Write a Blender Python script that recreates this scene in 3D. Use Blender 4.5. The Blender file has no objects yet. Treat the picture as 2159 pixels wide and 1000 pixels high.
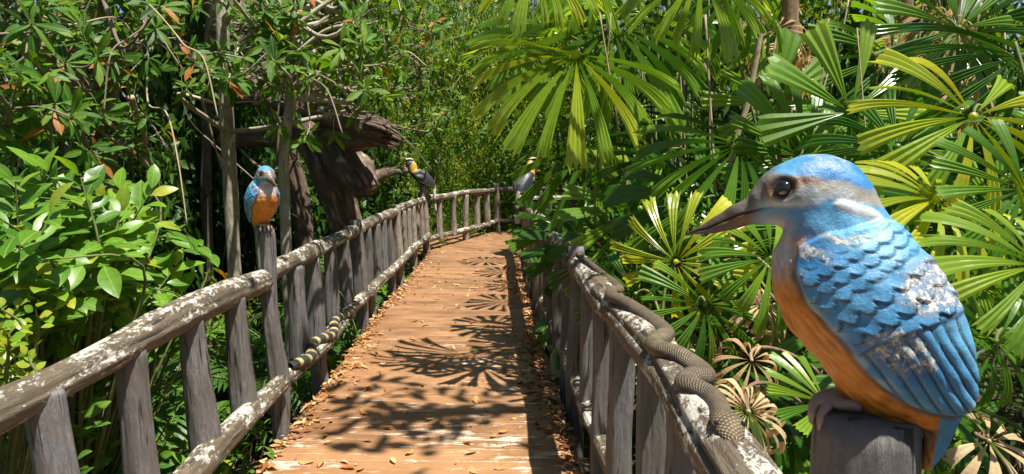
import bpy, math, random
import numpy as np
from mathutils import Vector, Matrix

R_ = math.radians
rng = np.random.default_rng(7)
random.seed(7)
S = bpy.context.scene
col = S.collection

# ------------------------------------------------------------------ camera, sky, sun, exposure
F = 1400.0
PITCH = R_(6.44)
CAMZ = 1.5
cam_d = bpy.data.cameras.new('camera')
cam = bpy.data.objects.new('camera', cam_d)
col.objects.link(cam)
cam.location = (0, 0, CAMZ)
cam.rotation_euler = (math.pi / 2 - PITCH, 0, 0)
cam_d.sensor_width = 36
cam_d.lens = 36 * F / 2159
cam_d.clip_start = 0.05
cam_d.clip_end = 600
S.camera = cam

SUN_AZ, SUN_EL = R_(-42), R_(69)          # azimuth from +X towards +Y
SD = Vector((math.cos(SUN_EL) * math.cos(SUN_AZ), math.cos(SUN_EL) * math.sin(SUN_AZ), math.sin(SUN_EL)))
w = bpy.data.worlds.new("World")
S.world = w
w.use_nodes = True
nt = w.node_tree
bg = nt.nodes['Background']
sky = nt.nodes.new('ShaderNodeTexSky')
sky.sky_type = 'NISHITA'
sky.sun_disc = False
sky.sun_elevation = SUN_EL
sky.sun_rotation = math.pi / 2 - SUN_AZ
nt.links.new(sky.outputs[0], bg.inputs[0])
bg.inputs[1].default_value = 0.05
sl = bpy.data.lights.new('sun', 'SUN')
sl.energy = 5.0
sl.angle = R_(0.6)
sl.color = (1.0, 0.95, 0.86)
sun = bpy.data.objects.new('sun', sl)
col.objects.link(sun)
sun.rotation_euler = SD.to_track_quat('Z', 'Y').to_euler()
S.view_settings.view_transform = 'Standard'
S.view_settings.look = 'None'
S.view_settings.exposure = 1.12
S.view_settings.gamma = 1
S.cycles.max_bounces = 7
S.cycles.diffuse_bounces = 3
S.cycles.glossy_bounces = 2
S.cycles.transmission_bounces = 5
S.cycles.transparent_max_bounces = 4
S.cycles.caustics_reflective = False
S.cycles.caustics_refractive = False
S.cycles.sample_clamp_indirect = 6

# ------------------------------------------------------------------ pixel -> world
_fw = np.array((0, math.cos(PITCH), -math.sin(PITCH)))
_up = np.array((0, math.sin(PITCH), math.cos(PITCH)))
_rt = np.array((1.0, 0, 0))
def ray(px, py):
    return (px - 1079.5) / F * _rt - (py - 500) / F * _up + _fw
def P(px, py, Y):
    d = ray(px, py)
    return np.array((0, 0, CAMZ)) + d * (Y / d[1])
def G(px, py, z=0.0):
    d = ray(px, py)
    return np.array((0, 0, CAMZ)) + d * ((z - CAMZ) / d[2])

# ------------------------------------------------------------------ mesh tools
def tag(o, label=None, cat=None, group=None, kind=None):
    if label: o['label'] = label
    if cat: o['category'] = cat
    if group: o['group'] = group
    if kind: o['kind'] = kind
    return o
def empty(name, loc, label=None, cat=None, group=None, rz=0.0):
    o = bpy.data.objects.new(name, None)
    o.empty_display_size = 0.1
    col.objects.link(o)
    o.location = Vector(loc)
    o.rotation_euler = (0, 0, rz)
    return tag(o, label, cat, group)
def setparent(c, p):
    c.parent = p
    return c
def copy_tree(o, parent=None):
    c = o.copy()
    col.objects.link(c)
    if parent is not None: c.parent = parent
    for ch in list(o.children): copy_tree(ch, c)
    return c

class MB:
    """collects quads / tris with per-vertex attributes"""
    def __init__(s):
        s.V, s.Q, s.T, s.tint, s.tc, s.col, s.N = [], [], [], [], [], [], 0
    def add(s, V, Q=None, T=None, tint=0.5, tc=None, colr=None):
        V = np.asarray(V, float).reshape(-1, 3)
        n = len(V)
        s.V.append(V)
        if Q is not None and len(Q): s.Q.append(np.asarray(Q, np.int64).reshape(-1, 4) + s.N)
        if T is not None and len(T): s.T.append(np.asarray(T, np.int64).reshape(-1, 3) + s.N)
        s.tint.append(np.broadcast_to(np.asarray(tint, float), (n,)))
        s.tc.append(V if tc is None else np.asarray(tc, float).reshape(-1, 3))
        s.col.append(np.ones((n, 3)) * .5 if colr is None else np.asarray(colr, float).reshape(-1, 3))
        s.N += n
    def build(s, name, mat, parent=None, origin=None, smooth=True, link=True):
        V = np.concatenate(s.V)
        if origin is not None: V = V - np.asarray(origin)
        Q = np.concatenate(s.Q) if s.Q else np.zeros((0, 4), np.int64)
        T = np.concatenate(s.T) if s.T else np.zeros((0, 3), np.int64)
        me = bpy.data.meshes.new(name)
        me.vertices.add(len(V))
        me.vertices.foreach_set('co', V.astype(np.float32).ravel())
        nl = Q.size + T.size
        me.loops.add(nl)
        me.loops.foreach_set('vertex_index', np.concatenate([Q.ravel(), T.ravel()]).astype(np.int32))
        me.polygons.add(len(Q) + len(T))
        me.polygons.foreach_set('loop_start', np.concatenate([np.arange(len(Q)) * 4, Q.size + np.arange(len(T)) * 3]).astype(np.int32))
        me.polygons.foreach_set('use_smooth', np.full(len(Q) + len(T), bool(smooth)))
        a = me.attributes.new('tint', 'FLOAT', 'POINT'); a.data.foreach_set('value', np.concatenate(s.tint).astype(np.float32))
        a = me.attributes.new('tc', 'FLOAT_VECTOR', 'POINT'); a.data.foreach_set('vector', np.concatenate(s.tc).astype(np.float32).ravel())
        c = np.concatenate(s.col)
        if not np.allclose(c, .5):
            a = me.attributes.new('paint', 'FLOAT_COLOR', 'POINT')
            a.data.foreach_set('color', np.concatenate([c, np.ones((len(c), 1))], 1).astype(np.float32).ravel())
        me.update(calc_edges=True)
        me.materials.append(mat)
        if not link: return me
        o = bpy.data.objects.new(name, me)
        col.objects.link(o)
        if parent is not None: o.parent = parent
        return o
def meshobj(name, me, parent=None):
    o = bpy.data.objects.new(name, me)
    col.objects.link(o)
    if parent is not None: o.parent = parent
    return o

def nrm(v):
    v = np.asarray(v, float)
    return v / np.maximum(np.linalg.norm(v, axis=-1, keepdims=True), 1e-9)
class Wob:
    """cheap smooth noise: a sum of sines, about -1..1"""
    def __init__(s, seed, freq, n=6, dim=3):
        g = np.random.default_rng(seed)
        d = g.normal(size=(n, dim)); d /= np.linalg.norm(d, axis=1, keepdims=True)
        s.k = d * freq * g.uniform(.5, 1.7, (n, 1)); s.p = g.uniform(0, 6.28, n); s.n = n
    def __call__(s, X):
        return np.sin(np.asarray(X) @ s.k.T + s.p).sum(-1) / math.sqrt(s.n)
def spline(pts, n):
    """Catmull-Rom through pts (rows of any width), n samples"""
    p = np.asarray(pts, float)
    p = np.vstack([2 * p[0] - p[1], p, 2 * p[-1] - p[-2]])
    t = np.linspace(0, len(p) - 3 - 1e-9, n)
    i = t.astype(int); f = (t - i)[:, None]
    a, b, c, d = p[i], p[i + 1], p[i + 2], p[i + 3]
    return .5 * (2 * b + (c - a) * f + (2 * a - 5 * b + 4 * c - d) * f ** 2 + (3 * b - a - 3 * c + d) * f ** 3)
def frames(path):
    t = nrm(np.gradient(path, axis=0))
    up = np.array((0, 0, 1.0)) if abs(t[0][2]) < .9 else np.array((0, 1.0, 0))
    n0 = nrm(np.cross(t[0], up)); ns = [n0]
    for i in range(1, len(t)):
        v = ns[-1] - t[i] * (ns[-1] @ t[i]); ns.append(nrm(v))
    n = np.array(ns); b = np.cross(t, n)
    return t, n, b
def tube(mb, path, rad, sides=10, cap=True, rough=0.0, seed=0, freq=20, tint=.5, shape=None, groove=0.0):
    path = np.asarray(path, float); N = len(path)
    rad = np.broadcast_to(np.asarray(rad, float), (N,))
    t, n, b = frames(path)
    s = np.concatenate([[0], np.cumsum(np.linalg.norm(np.diff(path, axis=0), axis=1))])
    th = np.linspace(0, 2 * math.pi, sides, endpoint=False)
    c, sn = np.cos(th), np.sin(th)
    rr = rad[:, None] * np.ones((N, sides))
    tc = np.stack([rad[:, None] * c, rad[:, None] * sn, s[:, None] * np.ones(sides)], -1)
    if shape is not None: rr = rr * shape[None, :] if shape.ndim == 1 else rr * shape
    if rough:
        rr = rr * (1 + rough * Wob(seed, freq)(tc * np.array((1, 1, .35))))
        rr = rr * (1 + rough * .6 * Wob(seed + 1, freq * 2.7)(tc * np.array((1, 1, .3))))
    if groove:
        gq = np.random.default_rng(seed + 4); TH = th[None, :] + .25 * Wob(seed + 2, 3.5)(tc * np.array((4, 4, 1)))
        for kq in (5, 9, 14):
            am = .5 + .5 * Wob(seed + kq, 4.0)(tc * np.array((1, 1, 1)))
            rr = rr - rr * groove * np.clip(am, 0, 1) * np.abs(np.sin(TH * kq / 2 + gq.uniform(0, 6))) ** 6 * (1.3 if kq == 5 else .8)
    V = path[:, None] + rr[..., None] * (c[None, :, None] * n[:, None] + sn[None, :, None] * b[:, None])
    i, j = np.meshgrid(np.arange(N - 1), np.arange(sides), indexing='ij')
    j2 = (j + 1) % sides
    Q = np.stack([i * sides + j, i * sides + j2, (i + 1) * sides + j2, (i + 1) * sides + j], -1).reshape(-1, 4)
    V = V.reshape(-1, 3); tc = tc.reshape(-1, 3); T = []
    if cap:
        k = len(V)
        V = np.vstack([V, path[0], path[-1]]); tc = np.vstack([tc, [0, 0, s[0]], [0, 0, s[-1]]])
        for q in range(sides):
            T.append((k, (q + 1) % sides, q)); T.append((k + 1, (N - 1) * sides + q, (N - 1) * sides + (q + 1) % sides))
    mb.add(V, Q, T, tint=tint, tc=tc + np.array((seed * 1.37 % 7, seed * .71 % 5, seed * 2.3 % 11)))

# ------------------------------------------------------------------ materials
def mat(name):
    m = bpy.data.materials.new(name); m.use_nodes = True
    n = m.node_tree.nodes; l = m.node_tree.links
    return m, n, l, n['Principled BSDF']
def attr(n, name):
    a = n.new('ShaderNodeAttribute'); a.attribute_name = name; return a
def ramp(n, l, src, stops, interp='LINEAR'):
    r = n.new('ShaderNodeValToRGB'); r.color_ramp.interpolation = interp
    e = r.color_ramp.elements
    while len(e) < len(stops): e.new(.5)
    for k, (p, c) in enumerate(stops):
        e[k].position = p; e[k].color = (*c, 1) if len(c) == 3 else c
    l.new(src, r.inputs[0]); return r
def mapping(n, l, src, scale):
    m = n.new('ShaderNodeMapping'); m.inputs['Scale'].default_value = scale
    l.new(src, m.inputs[0]); return m.outputs[0]
def noise(n, l, src, scale, detail=4, rough=.6, dist=0.0):
    t = n.new('ShaderNodeTexNoise'); t.inputs['Scale'].default_value = scale
    t.inputs['Detail'].default_value = detail; t.inputs['Roughness'].default_value = rough
    t.inputs['Distortion'].default_value = dist
    l.new(src, t.inputs['Vector']); return t
def mixc(n, l, fac, a, b, typ='MIX'):
    m = n.new('ShaderNodeMix'); m.data_type = 'RGBA'; m.blend_type = typ
    for v, s in ((fac, m.inputs[0]), (a, m.inputs[6]), (b, m.inputs[7])):
        if isinstance(v, (int, float)): s.default_value = v
        elif isinstance(v, tuple): s.default_value = (*v, 1)
        else: l.new(v, s)
    return m.outputs[2]
def math_(n, l, op, a, b=None, clamp=False):
    m = n.new('ShaderNodeMath'); m.operation = op; m.use_clamp = clamp
    for v, s in ((a, m.inputs[0]), (b, m.inputs[1])):
        if v is None: continue
        if isinstance(v, (int, float)): s.default_value = v
        else: l.new(v, s)
    return m.outputs[0]
def bump(n, l, h, strength, dist, prev=None):
    b = n.new('ShaderNodeBump'); b.inputs['Strength'].default_value = strength; b.inputs['Distance'].default_value = dist
    l.new(h, b.inputs['Height'])
    if prev is not None: l.new(prev, b.inputs['Normal'])
    return b.outputs[0]

def leaf_mat(name, stops, trans=.4, tgain=(2.2, 1.9, .9), rough=.38, spec=.5, mott=0.0, veins=0.0):
    m, n, l, b = mat(name)
    a = attr(n, 'tint')
    c = ramp(n, l, a.outputs['Fac'], stops).outputs[0]
    if mott:
        tcn = n.new('ShaderNodeTexCoord')
        no = noise(n, l, tcn.outputs['Object'], 25, 3)
        c = mixc(n, l, mott, c, ramp(n, l, no.outputs[0], [(.3, (.35, .35, .35)), (.7, (1.0, 1.0, 1.0))]).outputs[0], 'MULTIPLY')
    if veins:
        sp = n.new('ShaderNodeSeparateXYZ'); l.new(attr(n, 'tc').outputs['Vector'], sp.inputs[0])
        au = math_(n, l, 'ABSOLUTE', sp.outputs[0])
        lat = math_(n, l, 'ABSOLUTE', math_(n, l, 'SINE', math_(n, l, 'MULTIPLY', math_(n, l, 'SUBTRACT', sp.outputs[1], math_(n, l, 'MULTIPLY', au, 1.1)), 30.0)))
        vl = ramp(n, l, lat, [(.0, (1, 1, 1)), (.22, (0, 0, 0))]).outputs[0]
        vm = ramp(n, l, au, [(.008, (1, 1, 1)), (.018, (0, 0, 0))]).outputs[0]
        vv = math_(n, l, 'MAXIMUM', math_(n, l, 'MULTIPLY', vl, .55), vm)
        nz = noise(n, l, attr(n, 'tc').outputs['Vector'], 9, 4, .7)
        c = mixc(n, l, .6, c, mixc(n, l, 1.0, c, ramp(n, l, nz.outputs[0], [(.3, (.5, .55, .5)), (.7, (1.2, 1.2, 1.1))]).outputs[0], 'MULTIPLY'))
        c = mixc(n, l, math_(n, l, 'MULTIPLY', vv, veins), c, (.34, .42, .12))
        l.new(bump(n, l, vv, -.5, .002), b.inputs['Normal'])
    l.new(c, b.inputs['Base Color'])
    b.inputs['Roughness'].default_value = rough
    b.inputs['Specular IOR Level'].default_value = spec
    t = n.new('ShaderNodeBsdfTranslucent')
    l.new(mixc(n, l, 1.0, c, tgain, 'MULTIPLY'), t.inputs[0])
    mx = n.new('ShaderNodeMixShader'); mx.inputs[0].default_value = trans
    l.new(b.outputs[0], mx.inputs[1]); l.new(t.outputs[0], mx.inputs[2])
    l.new(mx.outputs[0], n['Material Output'].inputs[0])
    return m

M = {}
M['palm'] = leaf_mat('palm_leaf', [(0, (.018, .065, .010)), (.35, (.045, .14, .012)), (.55, (.105, .23, .02)), (.75, (.22, .35, .028)), (1, (.46, .47, .03))], .45, (1.7, 1.5, .4), .33, .7)
M['broad'] = leaf_mat('broad_leaf', [(0, (.025, .09, .012)), (.4, (.075, .20, .016)), (.8, (.17, .33, .025)), (1, (.36, .38, .03))], .42, (1.8, 1.55, .35), .36, .5, veins=.5)
M['lance'] = leaf_mat('lance_leaf', [(0, (.02, .075, .010)), (.5, (.06, .17, .016)), (.93, (.15, .25, .025)), (.95, (.42, .09, .02)), (1, (.40, .20, .04))], .46, (1.9, 1.7, .35), .48, .22, veins=.35)
M['small'] = leaf_mat('small_leaf', [(0, (.016, .055, .008)), (.5, (.06, .145, .014)), (.9, (.17, .28, .03)), (.97, (.34, .28, .05)), (1, (.38, .17, .05))], .42, (1.9, 1.6, .35), .45, .35)
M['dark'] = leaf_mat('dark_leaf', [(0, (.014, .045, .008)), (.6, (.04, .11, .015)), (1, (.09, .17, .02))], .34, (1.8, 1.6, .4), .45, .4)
M['dry'] = leaf_mat('dry_leaf', [(0, (.20, .12, .05)), (.5, (.42, .29, .14)), (1, (.66, .52, .32))], .30, (1.1, .9, .7), .6, .3)
M['litter'] = leaf_mat('litter_leaf', [(0, (.11, .04, .015)), (.35, (.32, .12, .035)), (.65, (.48, .25, .09)), (.9, (.60, .42, .22)), (1, (.62, .50, .10))], .15, (1, .9, .6), .5, .4)

def bark_mat(name, stops, sc=9, bmp=.5, patch=None, rough=.85, stretch=.25):
    m, n, l, b = mat(name)
    v = attr(n, 'tc').outputs['Vector']
    no = noise(n, l, mapping(n, l, v, (1, 1, stretch)), sc * 4, 6, .65, .3)
    c = ramp(n, l, no.outputs[0], stops).outputs[0]
    if patch:
        pc, thr, psc = patch
        pn = noise(n, l, mapping(n, l, v, (1, 1, .6)), psc, 6, .7)
        k = ramp(n, l, pn.outputs[0], [(thr, (0, 0, 0)), (thr + .05, (1, 1, 1))]).outputs[0]
        c = mixc(n, l, k, c, pc)
    l.new(c, b.inputs['Base Color'])
    b.inputs['Roughness'].default_value = rough
    l.new(bump(n, l, no.outputs[0], bmp, .12 / sc), b.inputs['Normal'])
    return m
M['trunk'] = bark_mat('trunk_bark', [(.3, (.09, .068, .045)), (.6, (.20, .165, .12)), (.8, (.33, .29, .22))], 6, .6, ((.30, .29, .22), .62, 9))
M['palebark'] = bark_mat('pale_trunk_bark', [(.3, (.17, .14, .10)), (.55, (.33, .29, .22)), (.8, (.46, .43, .36))], 6, .8, ((.52, .51, .44), .6, 9))
M['log'] = bark_mat('log_bark', [(.3, (.04, .025, .016)), (.55, (.115, .075, .05)), (.78, (.38, .28, .20))], 4, 1.2, ((.34, .32, .26), .62, 7))
M['palmstem'] = bark_mat('palm_stem', [(.3, (.09, .055, .03)), (.6, (.24, .16, .09)), (.85, (.42, .32, .2))], 5, .8)
M['pale'] = bark_mat('pale_stem', [(.3, (.20, .15, .09)), (.7, (.42, .34, .22))], 6, .4)
M['stem'] = bark_mat('green_stem', [(.3, (.07, .09, .025)), (.7, (.16, .18, .05))], 6, .3)

def rail_mat(name, base, light, chips, thr, brown=.6, rough=.6, up=0.0):
    """cast concrete painted as bark: grooves and cracks along the grain, flaked white primer"""
    m, n, l, b = mat(name)
    v = attr(n, 'tc').outputs['Vector']
    st = noise(n, l, mapping(n, l, v, (1, 1, .17)), 60, 8, .72, .8)
    fi = noise(n, l, mapping(n, l, v, (1, 1, .5)), 170, 4, .75)
    big = noise(n, l, v, 3.2, 4, .6)
    mid = noise(n, l, v, 14, 5, .7)
    c = mixc(n, l, ramp(n, l, st.outputs[0], [(.36, (0, 0, 0)), (.66, (1, 1, 1))]).outputs[0], base, light)
    c = mixc(n, l, ramp(n, l, mid.outputs[0], [(.45, (0, 0, 0)), (.65, (brown,) * 3)]).outputs[0], c, (.13, .092, .055))
    c = mixc(n, l, ramp(n, l, big.outputs[0], [(.45, (0, 0, 0)), (.65, (.55,) * 3)]).outputs[0], c, (.07, .058, .036))
    cr = noise(n, l, mapping(n, l, v, (1, 1, .06)), 60, 3, .5, .5)
    crack = ramp(n, l, cr.outputs[0], [(.33, (1, 1, 1)), (.385, (0, 0, 0))]).outputs[0]
    c = mixc(n, l, crack, c, (.018, .014, .011))
    ch = noise(n, l, mapping(n, l, v, (1, 1, .6)), 42, 9, .8, .1)
    chm = math_(n, l, 'ADD', ch.outputs[0], math_(n, l, 'MULTIPLY', noise(n, l, mapping(n, l, v, (1, 1, .5)), 8, 4, .65).outputs[0], .8))
    if up:
        ge = n.new('ShaderNodeNewGeometry'); sz = n.new('ShaderNodeSeparateXYZ'); l.new(ge.outputs['Normal'], sz.inputs[0])
        chm = math_(n, l, 'ADD', chm, math_(n, l, 'MULTIPLY', sz.outputs[2], up))
    k = ramp(n, l, chm, [(thr, (0, 0, 0)), (thr + .035, (1, 1, 1))]).outputs[0]
    c = mixc(n, l, k, c, mixc(n, l, fi.outputs[0], chips, tuple(q * .55 for q in chips)))
    l.new(c, b.inputs['Base Color'])
    l.new(ramp(n, l, st.outputs[0], [(.3, (rough - .15,) * 3), (.8, (rough + .25,) * 3)]).outputs[0], b.inputs['Roughness'])
    n0 = bump(n, l, fi.outputs[0], .35, .004)
    n1 = bump(n, l, st.outputs[0], .8, .012, n0)
    n2 = bump(n, l, crack, -.8, .006, n1)
    l.new(bump(n, l, k, .5, .002, n2), b.inputs['Normal'])
    return m
M['rail'] = rail_mat('rail_wood', (.055, .042, .028), (.165, .13, .088), (.64, .60, .52), .96, .7, .6, .05)
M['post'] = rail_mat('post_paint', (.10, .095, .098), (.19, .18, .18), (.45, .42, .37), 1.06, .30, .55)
M['postfar'] = rail_mat('post_paint_pale', (.17, .145, .115), (.36, .32, .26), (.5, .46, .4), 1.02, .4)  # paler, browner copy of the post paint for the far posts

# deck board
m, n, l, b = mat('deck_board')
v = attr(n, 'tc').outputs['Vector']; ti = attr(n, 'tint').outputs['Fac']
gr = noise(n, l, mapping(n, l, v, (.5, 9, 1)), 16, 6, .65, .3)
pa = noise(n, l, v, 2.3, 5, .65)
c = mixc(n, l, ramp(n, l, gr.outputs[0], [(.3, (0, 0, 0)), (.7, (1, 1, 1))]).outputs[0], (.16, .076, .030), (.37, .19, .085))
c = mixc(n, l, ti, c, mixc(n, l, 1.0, c, (.60, .56, .54), 'MULTIPLY'))
sg = noise(n, l, mapping(n, l, v, (1, 1.4, 1)), 1.6, 5, .7)
c = mixc(n, l, ramp(n, l, sg.outputs[0], [(.42, (.55, .55, .55)), (.6, (0, 0, 0))]).outputs[0], c, (.13, .07, .035))
c = mixc(n, l, ramp(n, l, pa.outputs[0], [(.40, (0, 0, 0)), (.68, (.6, .6, .6))]).outputs[0], c, (.42, .225, .105))
wn = noise(n, l, mapping(n, l, v, (.9, 4.5, 1)), 4.5, 7, .74)
wm = math_(n, l, 'ADD', wn.outputs[0], math_(n, l, 'MULTIPLY', noise(n, l, v, 1.3, 2).outputs[0], .5))
sep = n.new('ShaderNodeSeparateXYZ'); l.new(v, sep.inputs[0])
wm = math_(n, l, 'SUBTRACT', wm, math_(n, l, 'MULTIPLY', math_(n, l, 'SUBTRACT', sep.outputs[1], 3.6, ), .035))
c = mixc(n, l, ramp(n, l, wm, [(.83, (0, 0, 0)), (.88, (.85, .85, .85))]).outputs[0], c, (.60, .50, .38))
l.new(c, b.inputs['Base Color'])
l.new(ramp(n, l, gr.outputs[0], [(.2, (.38,) * 3), (.8, (.62,) * 3)]).outputs[0], b.inputs['Roughness'])
l.new(bump(n, l, gr.outputs[0], .35, .004), b.inputs['Normal'])
M['deck'] = m
m, n, l, b = mat('deck_dust')
tcn = n.new('ShaderNodeTexCoord')
dn = noise(n, l, tcn.outputs['Object'], 7, 5)
l.new(ramp(n, l, dn.outputs[0], [(.35, (.10, .05, .025)), (.55, (.55, .40, .24))]).outputs[0], b.inputs['Base Color'])
b.inputs['Roughness'].default_value = .9
M['dust'] = m
m, n, l, b = mat('forest_soil')
tcn = n.new('ShaderNodeTexCoord')
dn = noise(n, l, tcn.outputs['Object'], 5, 7, .7)
l.new(ramp(n, l, dn.outputs[0], [(.3, (.018, .012, .008)), (.6, (.06, .04, .022)), (.8, (.12, .075, .035))]).outputs[0], b.inputs['Base Color'])
b.inputs['Roughness'].default_value = .95
l.new(bump(n, l, dn.outputs[0], 1, .05), b.inputs['Normal'])
M['soil'] = m

# painted statues: vertex paint + flaked white + grain
def statue_mat(name, rough=.42, chip=None, grain=260):
    m, n, l, b = mat(name)
    c = attr(n, 'paint').outputs['Color']; v = attr(n, 'tc').outputs['Vector']; wr = attr(n, 'tint').outputs['Fac']
    g = noise(n, l, v, grain, 4, .7); g2 = noise(n, l, v, 45, 5, .7)
    c = mixc(n, l, .55, c, mixc(n, l, 1.0, c, ramp(n, l, g2.outputs[0], [(.3, (.45, .45, .45)), (.65, (1.15, 1.15, 1.15))]).outputs[0], 'MULTIPLY'))
    if chip:
        q = math_(n, l, 'ADD', noise(n, l, v, chip, 7, .78).outputs[0], wr)
        k = ramp(n, l, q, [(.84, (0, 0, 0)), (.90, (1, 1, 1))]).outputs[0]
        gk = ramp(n, l, math_(n, l, 'ADD', g2.outputs[0], wr), [(.72, (0, 0, 0)), (.98, (.75, .75, .75))]).outputs[0]
        c = mixc(n, l, gk, c, (.20, .21, .22))
        c = mixc(n, l, k, c, ramp(n, l, noise(n, l, v, 150, 5, .8).outputs[0], [(.34, (.16, .16, .16)), (.5, (.50, .48, .43)), (.65, (.68, .66, .60))]).outputs[0])
        bk = k
    l.new(c, b.inputs['Base Color'])
    l.new(ramp(n, l, g2.outputs[0], [(.3, (rough - .08,) * 3), (.7, (rough + .2,) * 3)]).outputs[0], b.inputs['Roughness'])
    nn = bump(n, l, g.outputs[0], .5, .0018)
    nn = bump(n, l, g2.outputs[0], .35, .004, nn)
    if chip: nn = bump(n, l, bk, .5, .0012, nn)
    l.new(nn, b.inputs['Normal'])
    return m
M['bird'] = statue_mat('statue_paint', .38, 110)
M['hornbill'] = statue_mat('hornbill_paint', .45, None, 60)
m, n, l, b = mat('glass_eye'); b.inputs['Base Color'].default_value = (.006, .005, .005, 1); b.inputs['Roughness'].default_value = .06
b.inputs['Coat Weight'].default_value = 1.0
M['eye'] = m

def snake_mat(name, stops, bands=None, sc=(105, 46)):
    """tc = (angle, length, radius): diagonal scales as bump"""
    m, n, l, b = mat(name)
    v = attr(n, 'tc').outputs['Vector']; c = attr(n, 'paint').outputs['Color']
    sp = n.new('ShaderNodeSeparateXYZ'); l.new(v, sp.inputs[0])
    a = math_(n, l, 'MULTIPLY', sp.outputs[0], 14.0); s = math_(n, l, 'MULTIPLY', sp.outputs[1], sc[0] * 6.283)
    h1 = math_(n, l, 'ABSOLUTE', math_(n, l, 'SINE', math_(n, l, 'MULTIPLY', math_(n, l, 'ADD', a, s), .5)))
    h2 = math_(n, l, 'ABSOLUTE', math_(n, l, 'SINE', math_(n, l, 'MULTIPLY', math_(n, l, 'SUBTRACT', a, s), .5)))
    h = math_(n, l, 'POWER', math_(n, l, 'MULTIPLY', h1, h2), .5)
    tcn = n.new('ShaderNodeTexCoord')
    nz = noise(n, l, tcn.outputs['Object'], 30, 5, .7)
    c = mixc(n, l, .8, c, mixc(n, l, 1.0, c, ramp(n, l, nz.outputs[0], [(.3, (.35, .33, .3)), (.7, (1.25, 1.2, 1.1))]).outputs[0], 'MULTIPLY'))
    c = mixc(n, l, ramp(n, l, h, [(.1, (.65, .65, .65)), (.4, (0, 0, 0))]).outputs[0], c, mixc(n, l, 1.0, c, (.3, .28, .25), 'MULTIPLY'))
    l.new(c, b.inputs['Base Color']); b.inputs['Roughness'].default_value = .45
    nn = bump(n, l, h, .8, .003)
    l.new(bump(n, l, nz.outputs[0], .3, .003, nn), b.inputs['Normal'])
    return m
M['snake'] = snake_mat('snake_paint', None)

# ------------------------------------------------------------------ ground
gm = MB()
N_ = 90
xs = np.concatenate([np.linspace(-300, -20, 12), np.linspace(-18, 18, 70), np.linspace(20, 300, 12)])
ys = np.concatenate([np.linspace(-120, -5, 10), np.linspace(-4, 30, 80), np.linspace(32, 400, 14)])
X, Y = np.meshgrid(xs, ys, indexing='ij')
Z = -.62 + .09 * Wob(3, 1.6, dim=2)(np.stack([X, Y], -1)) + .05 * Wob(4, 4, dim=2)(np.stack([X, Y], -1))
i, j = np.meshgrid(np.arange(len(xs) - 1), np.arange(len(ys) - 1), indexing='ij'); W_ = len(ys)
gm.add(np.stack([X, Y, Z], -1), np.stack([i * W_ + j, (i + 1) * W_ + j, (i + 1) * W_ + j + 1, i * W_ + j + 1], -1).reshape(-1, 4))
tag(gm.build('ground', M['soil']), kind='structure')

# ------------------------------------------------------------------ rail lines
LX = lambda y: np.interp(y, [-.6, .3, 1.65, 3.5, 4.3, 5.1, 6.5, 8, 11.0], [-1.26, -1.29, -1.325, -1.34, -1.365, -1.39, -1.43, -1.45, -1.47])
RX = lambda y: np.interp(y, [-1, .8, 2, 3.95, 5.2, 7, 10.6], [.43, .43, .45, .39, .335, .28, .21])

# ------------------------------------------------------------------ boardwalk (one structure, boards inside it)
dk = MB(); du = MB()
def board(p0, p1, wdt, z0, seed, tc0):
    """one plank from p0 to p1 (world xy), width along the walk"""
    a, c = np.array(p0), np.array(p1); d = nrm(c - a); q = np.array((-d[1], d[0]))
    nx = 7; hw = wdt / 2; V = []; TC = []
    prof = [(-hw, -.03), (-hw, -.004), (-hw + .004, 0), (hw - .004, 0), (hw, -.004), (hw, -.03)]
    L = np.linalg.norm(c - a); wv = Wob(seed, 3.0, 3, 1)
    for k in range(nx):
        f = k / (nx - 1)
        for (o, dz) in prof:
            pt = a + d * L * f + q * o
            V.append((pt[0], pt[1], z0 + dz + .0015 * wv([f * 2]))); TC.append((pt[0] + seed * .31, pt[1], seed * .017))
    Q = [(k * 6 + e, (k + 1) * 6 + e, (k + 1) * 6 + e + 1, k * 6 + e + 1) for k in range(nx - 1) for e in range(5)]
    Q += [(0, 1, 4, 5), (1, 2, 3, 4)]; e = (nx - 1) * 6; Q += [(e + 5, e + 4, e + 1, e), (e + 4, e + 3, e + 2, e + 1)]
    dk.add(V, Q, tint=tc0, tc=TC)
yy = -1.0; k = 0
while yy < 10.8:
    wd = .155
    xl, xr = LX(yy) + .10 + rng.uniform(-.008, .008), RX(yy) - .075 + rng.uniform(-.008, .008)
    board((xl, yy + wd / 2 + .012), (xr, yy + wd / 2 - .012), wd, rng.uniform(-.002, .002), 100 + k, float(rng.uniform(0, 1)))
    yy += wd + rng.uniform(.005, .009); k += 1
# the bend to the right: boards turn with the walk
cx, cy = .30, 10.8; ri, ro = .10, 1.62
a_ = 180.0
# corner fan, wider on the outside
tA, tB = 180.0, 62.0
while a_ > tB:
    aa = R_(a_)
    p_in = (cx + ri * math.cos(aa), cy + ri * math.sin(aa)); p_out = (cx + (ro + 1.9 * math.sin(R_(180 - a_)) ** .8) * math.cos(aa), cy + (ro + 1.9 * math.sin(R_(180 - a_)) ** .8) * math.sin(aa))
    board(p_out, p_in, .165, .001 * (k % 3), 100 + k, float(rng.uniform(0, 1)))
    a_ -= 3.4; k += 1
x_ = cx + .15
while x_ < 4.5:
    board((x_, 14.6), (x_, cy + .15), .155, .001 * (k % 3), 100 + k, float(rng.uniform(0, 1)))
    x_ += .162; k += 1
deck = tag(dk.build('boardwalk', M['deck'], smooth=False), kind='structure')
yv = np.linspace(-1.05, 10.9, 30)
V = [(LX(y) + .12, y, -.0075) for y in yv] + [(RX(y) - .095, y, -.0075) for y in yv]
du.add(V, [(i, i + 30, i + 31, i + 1) for i in range(29)])
tag(du.build('dust_in_board_gaps', M['dust']), kind='structure')
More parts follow.
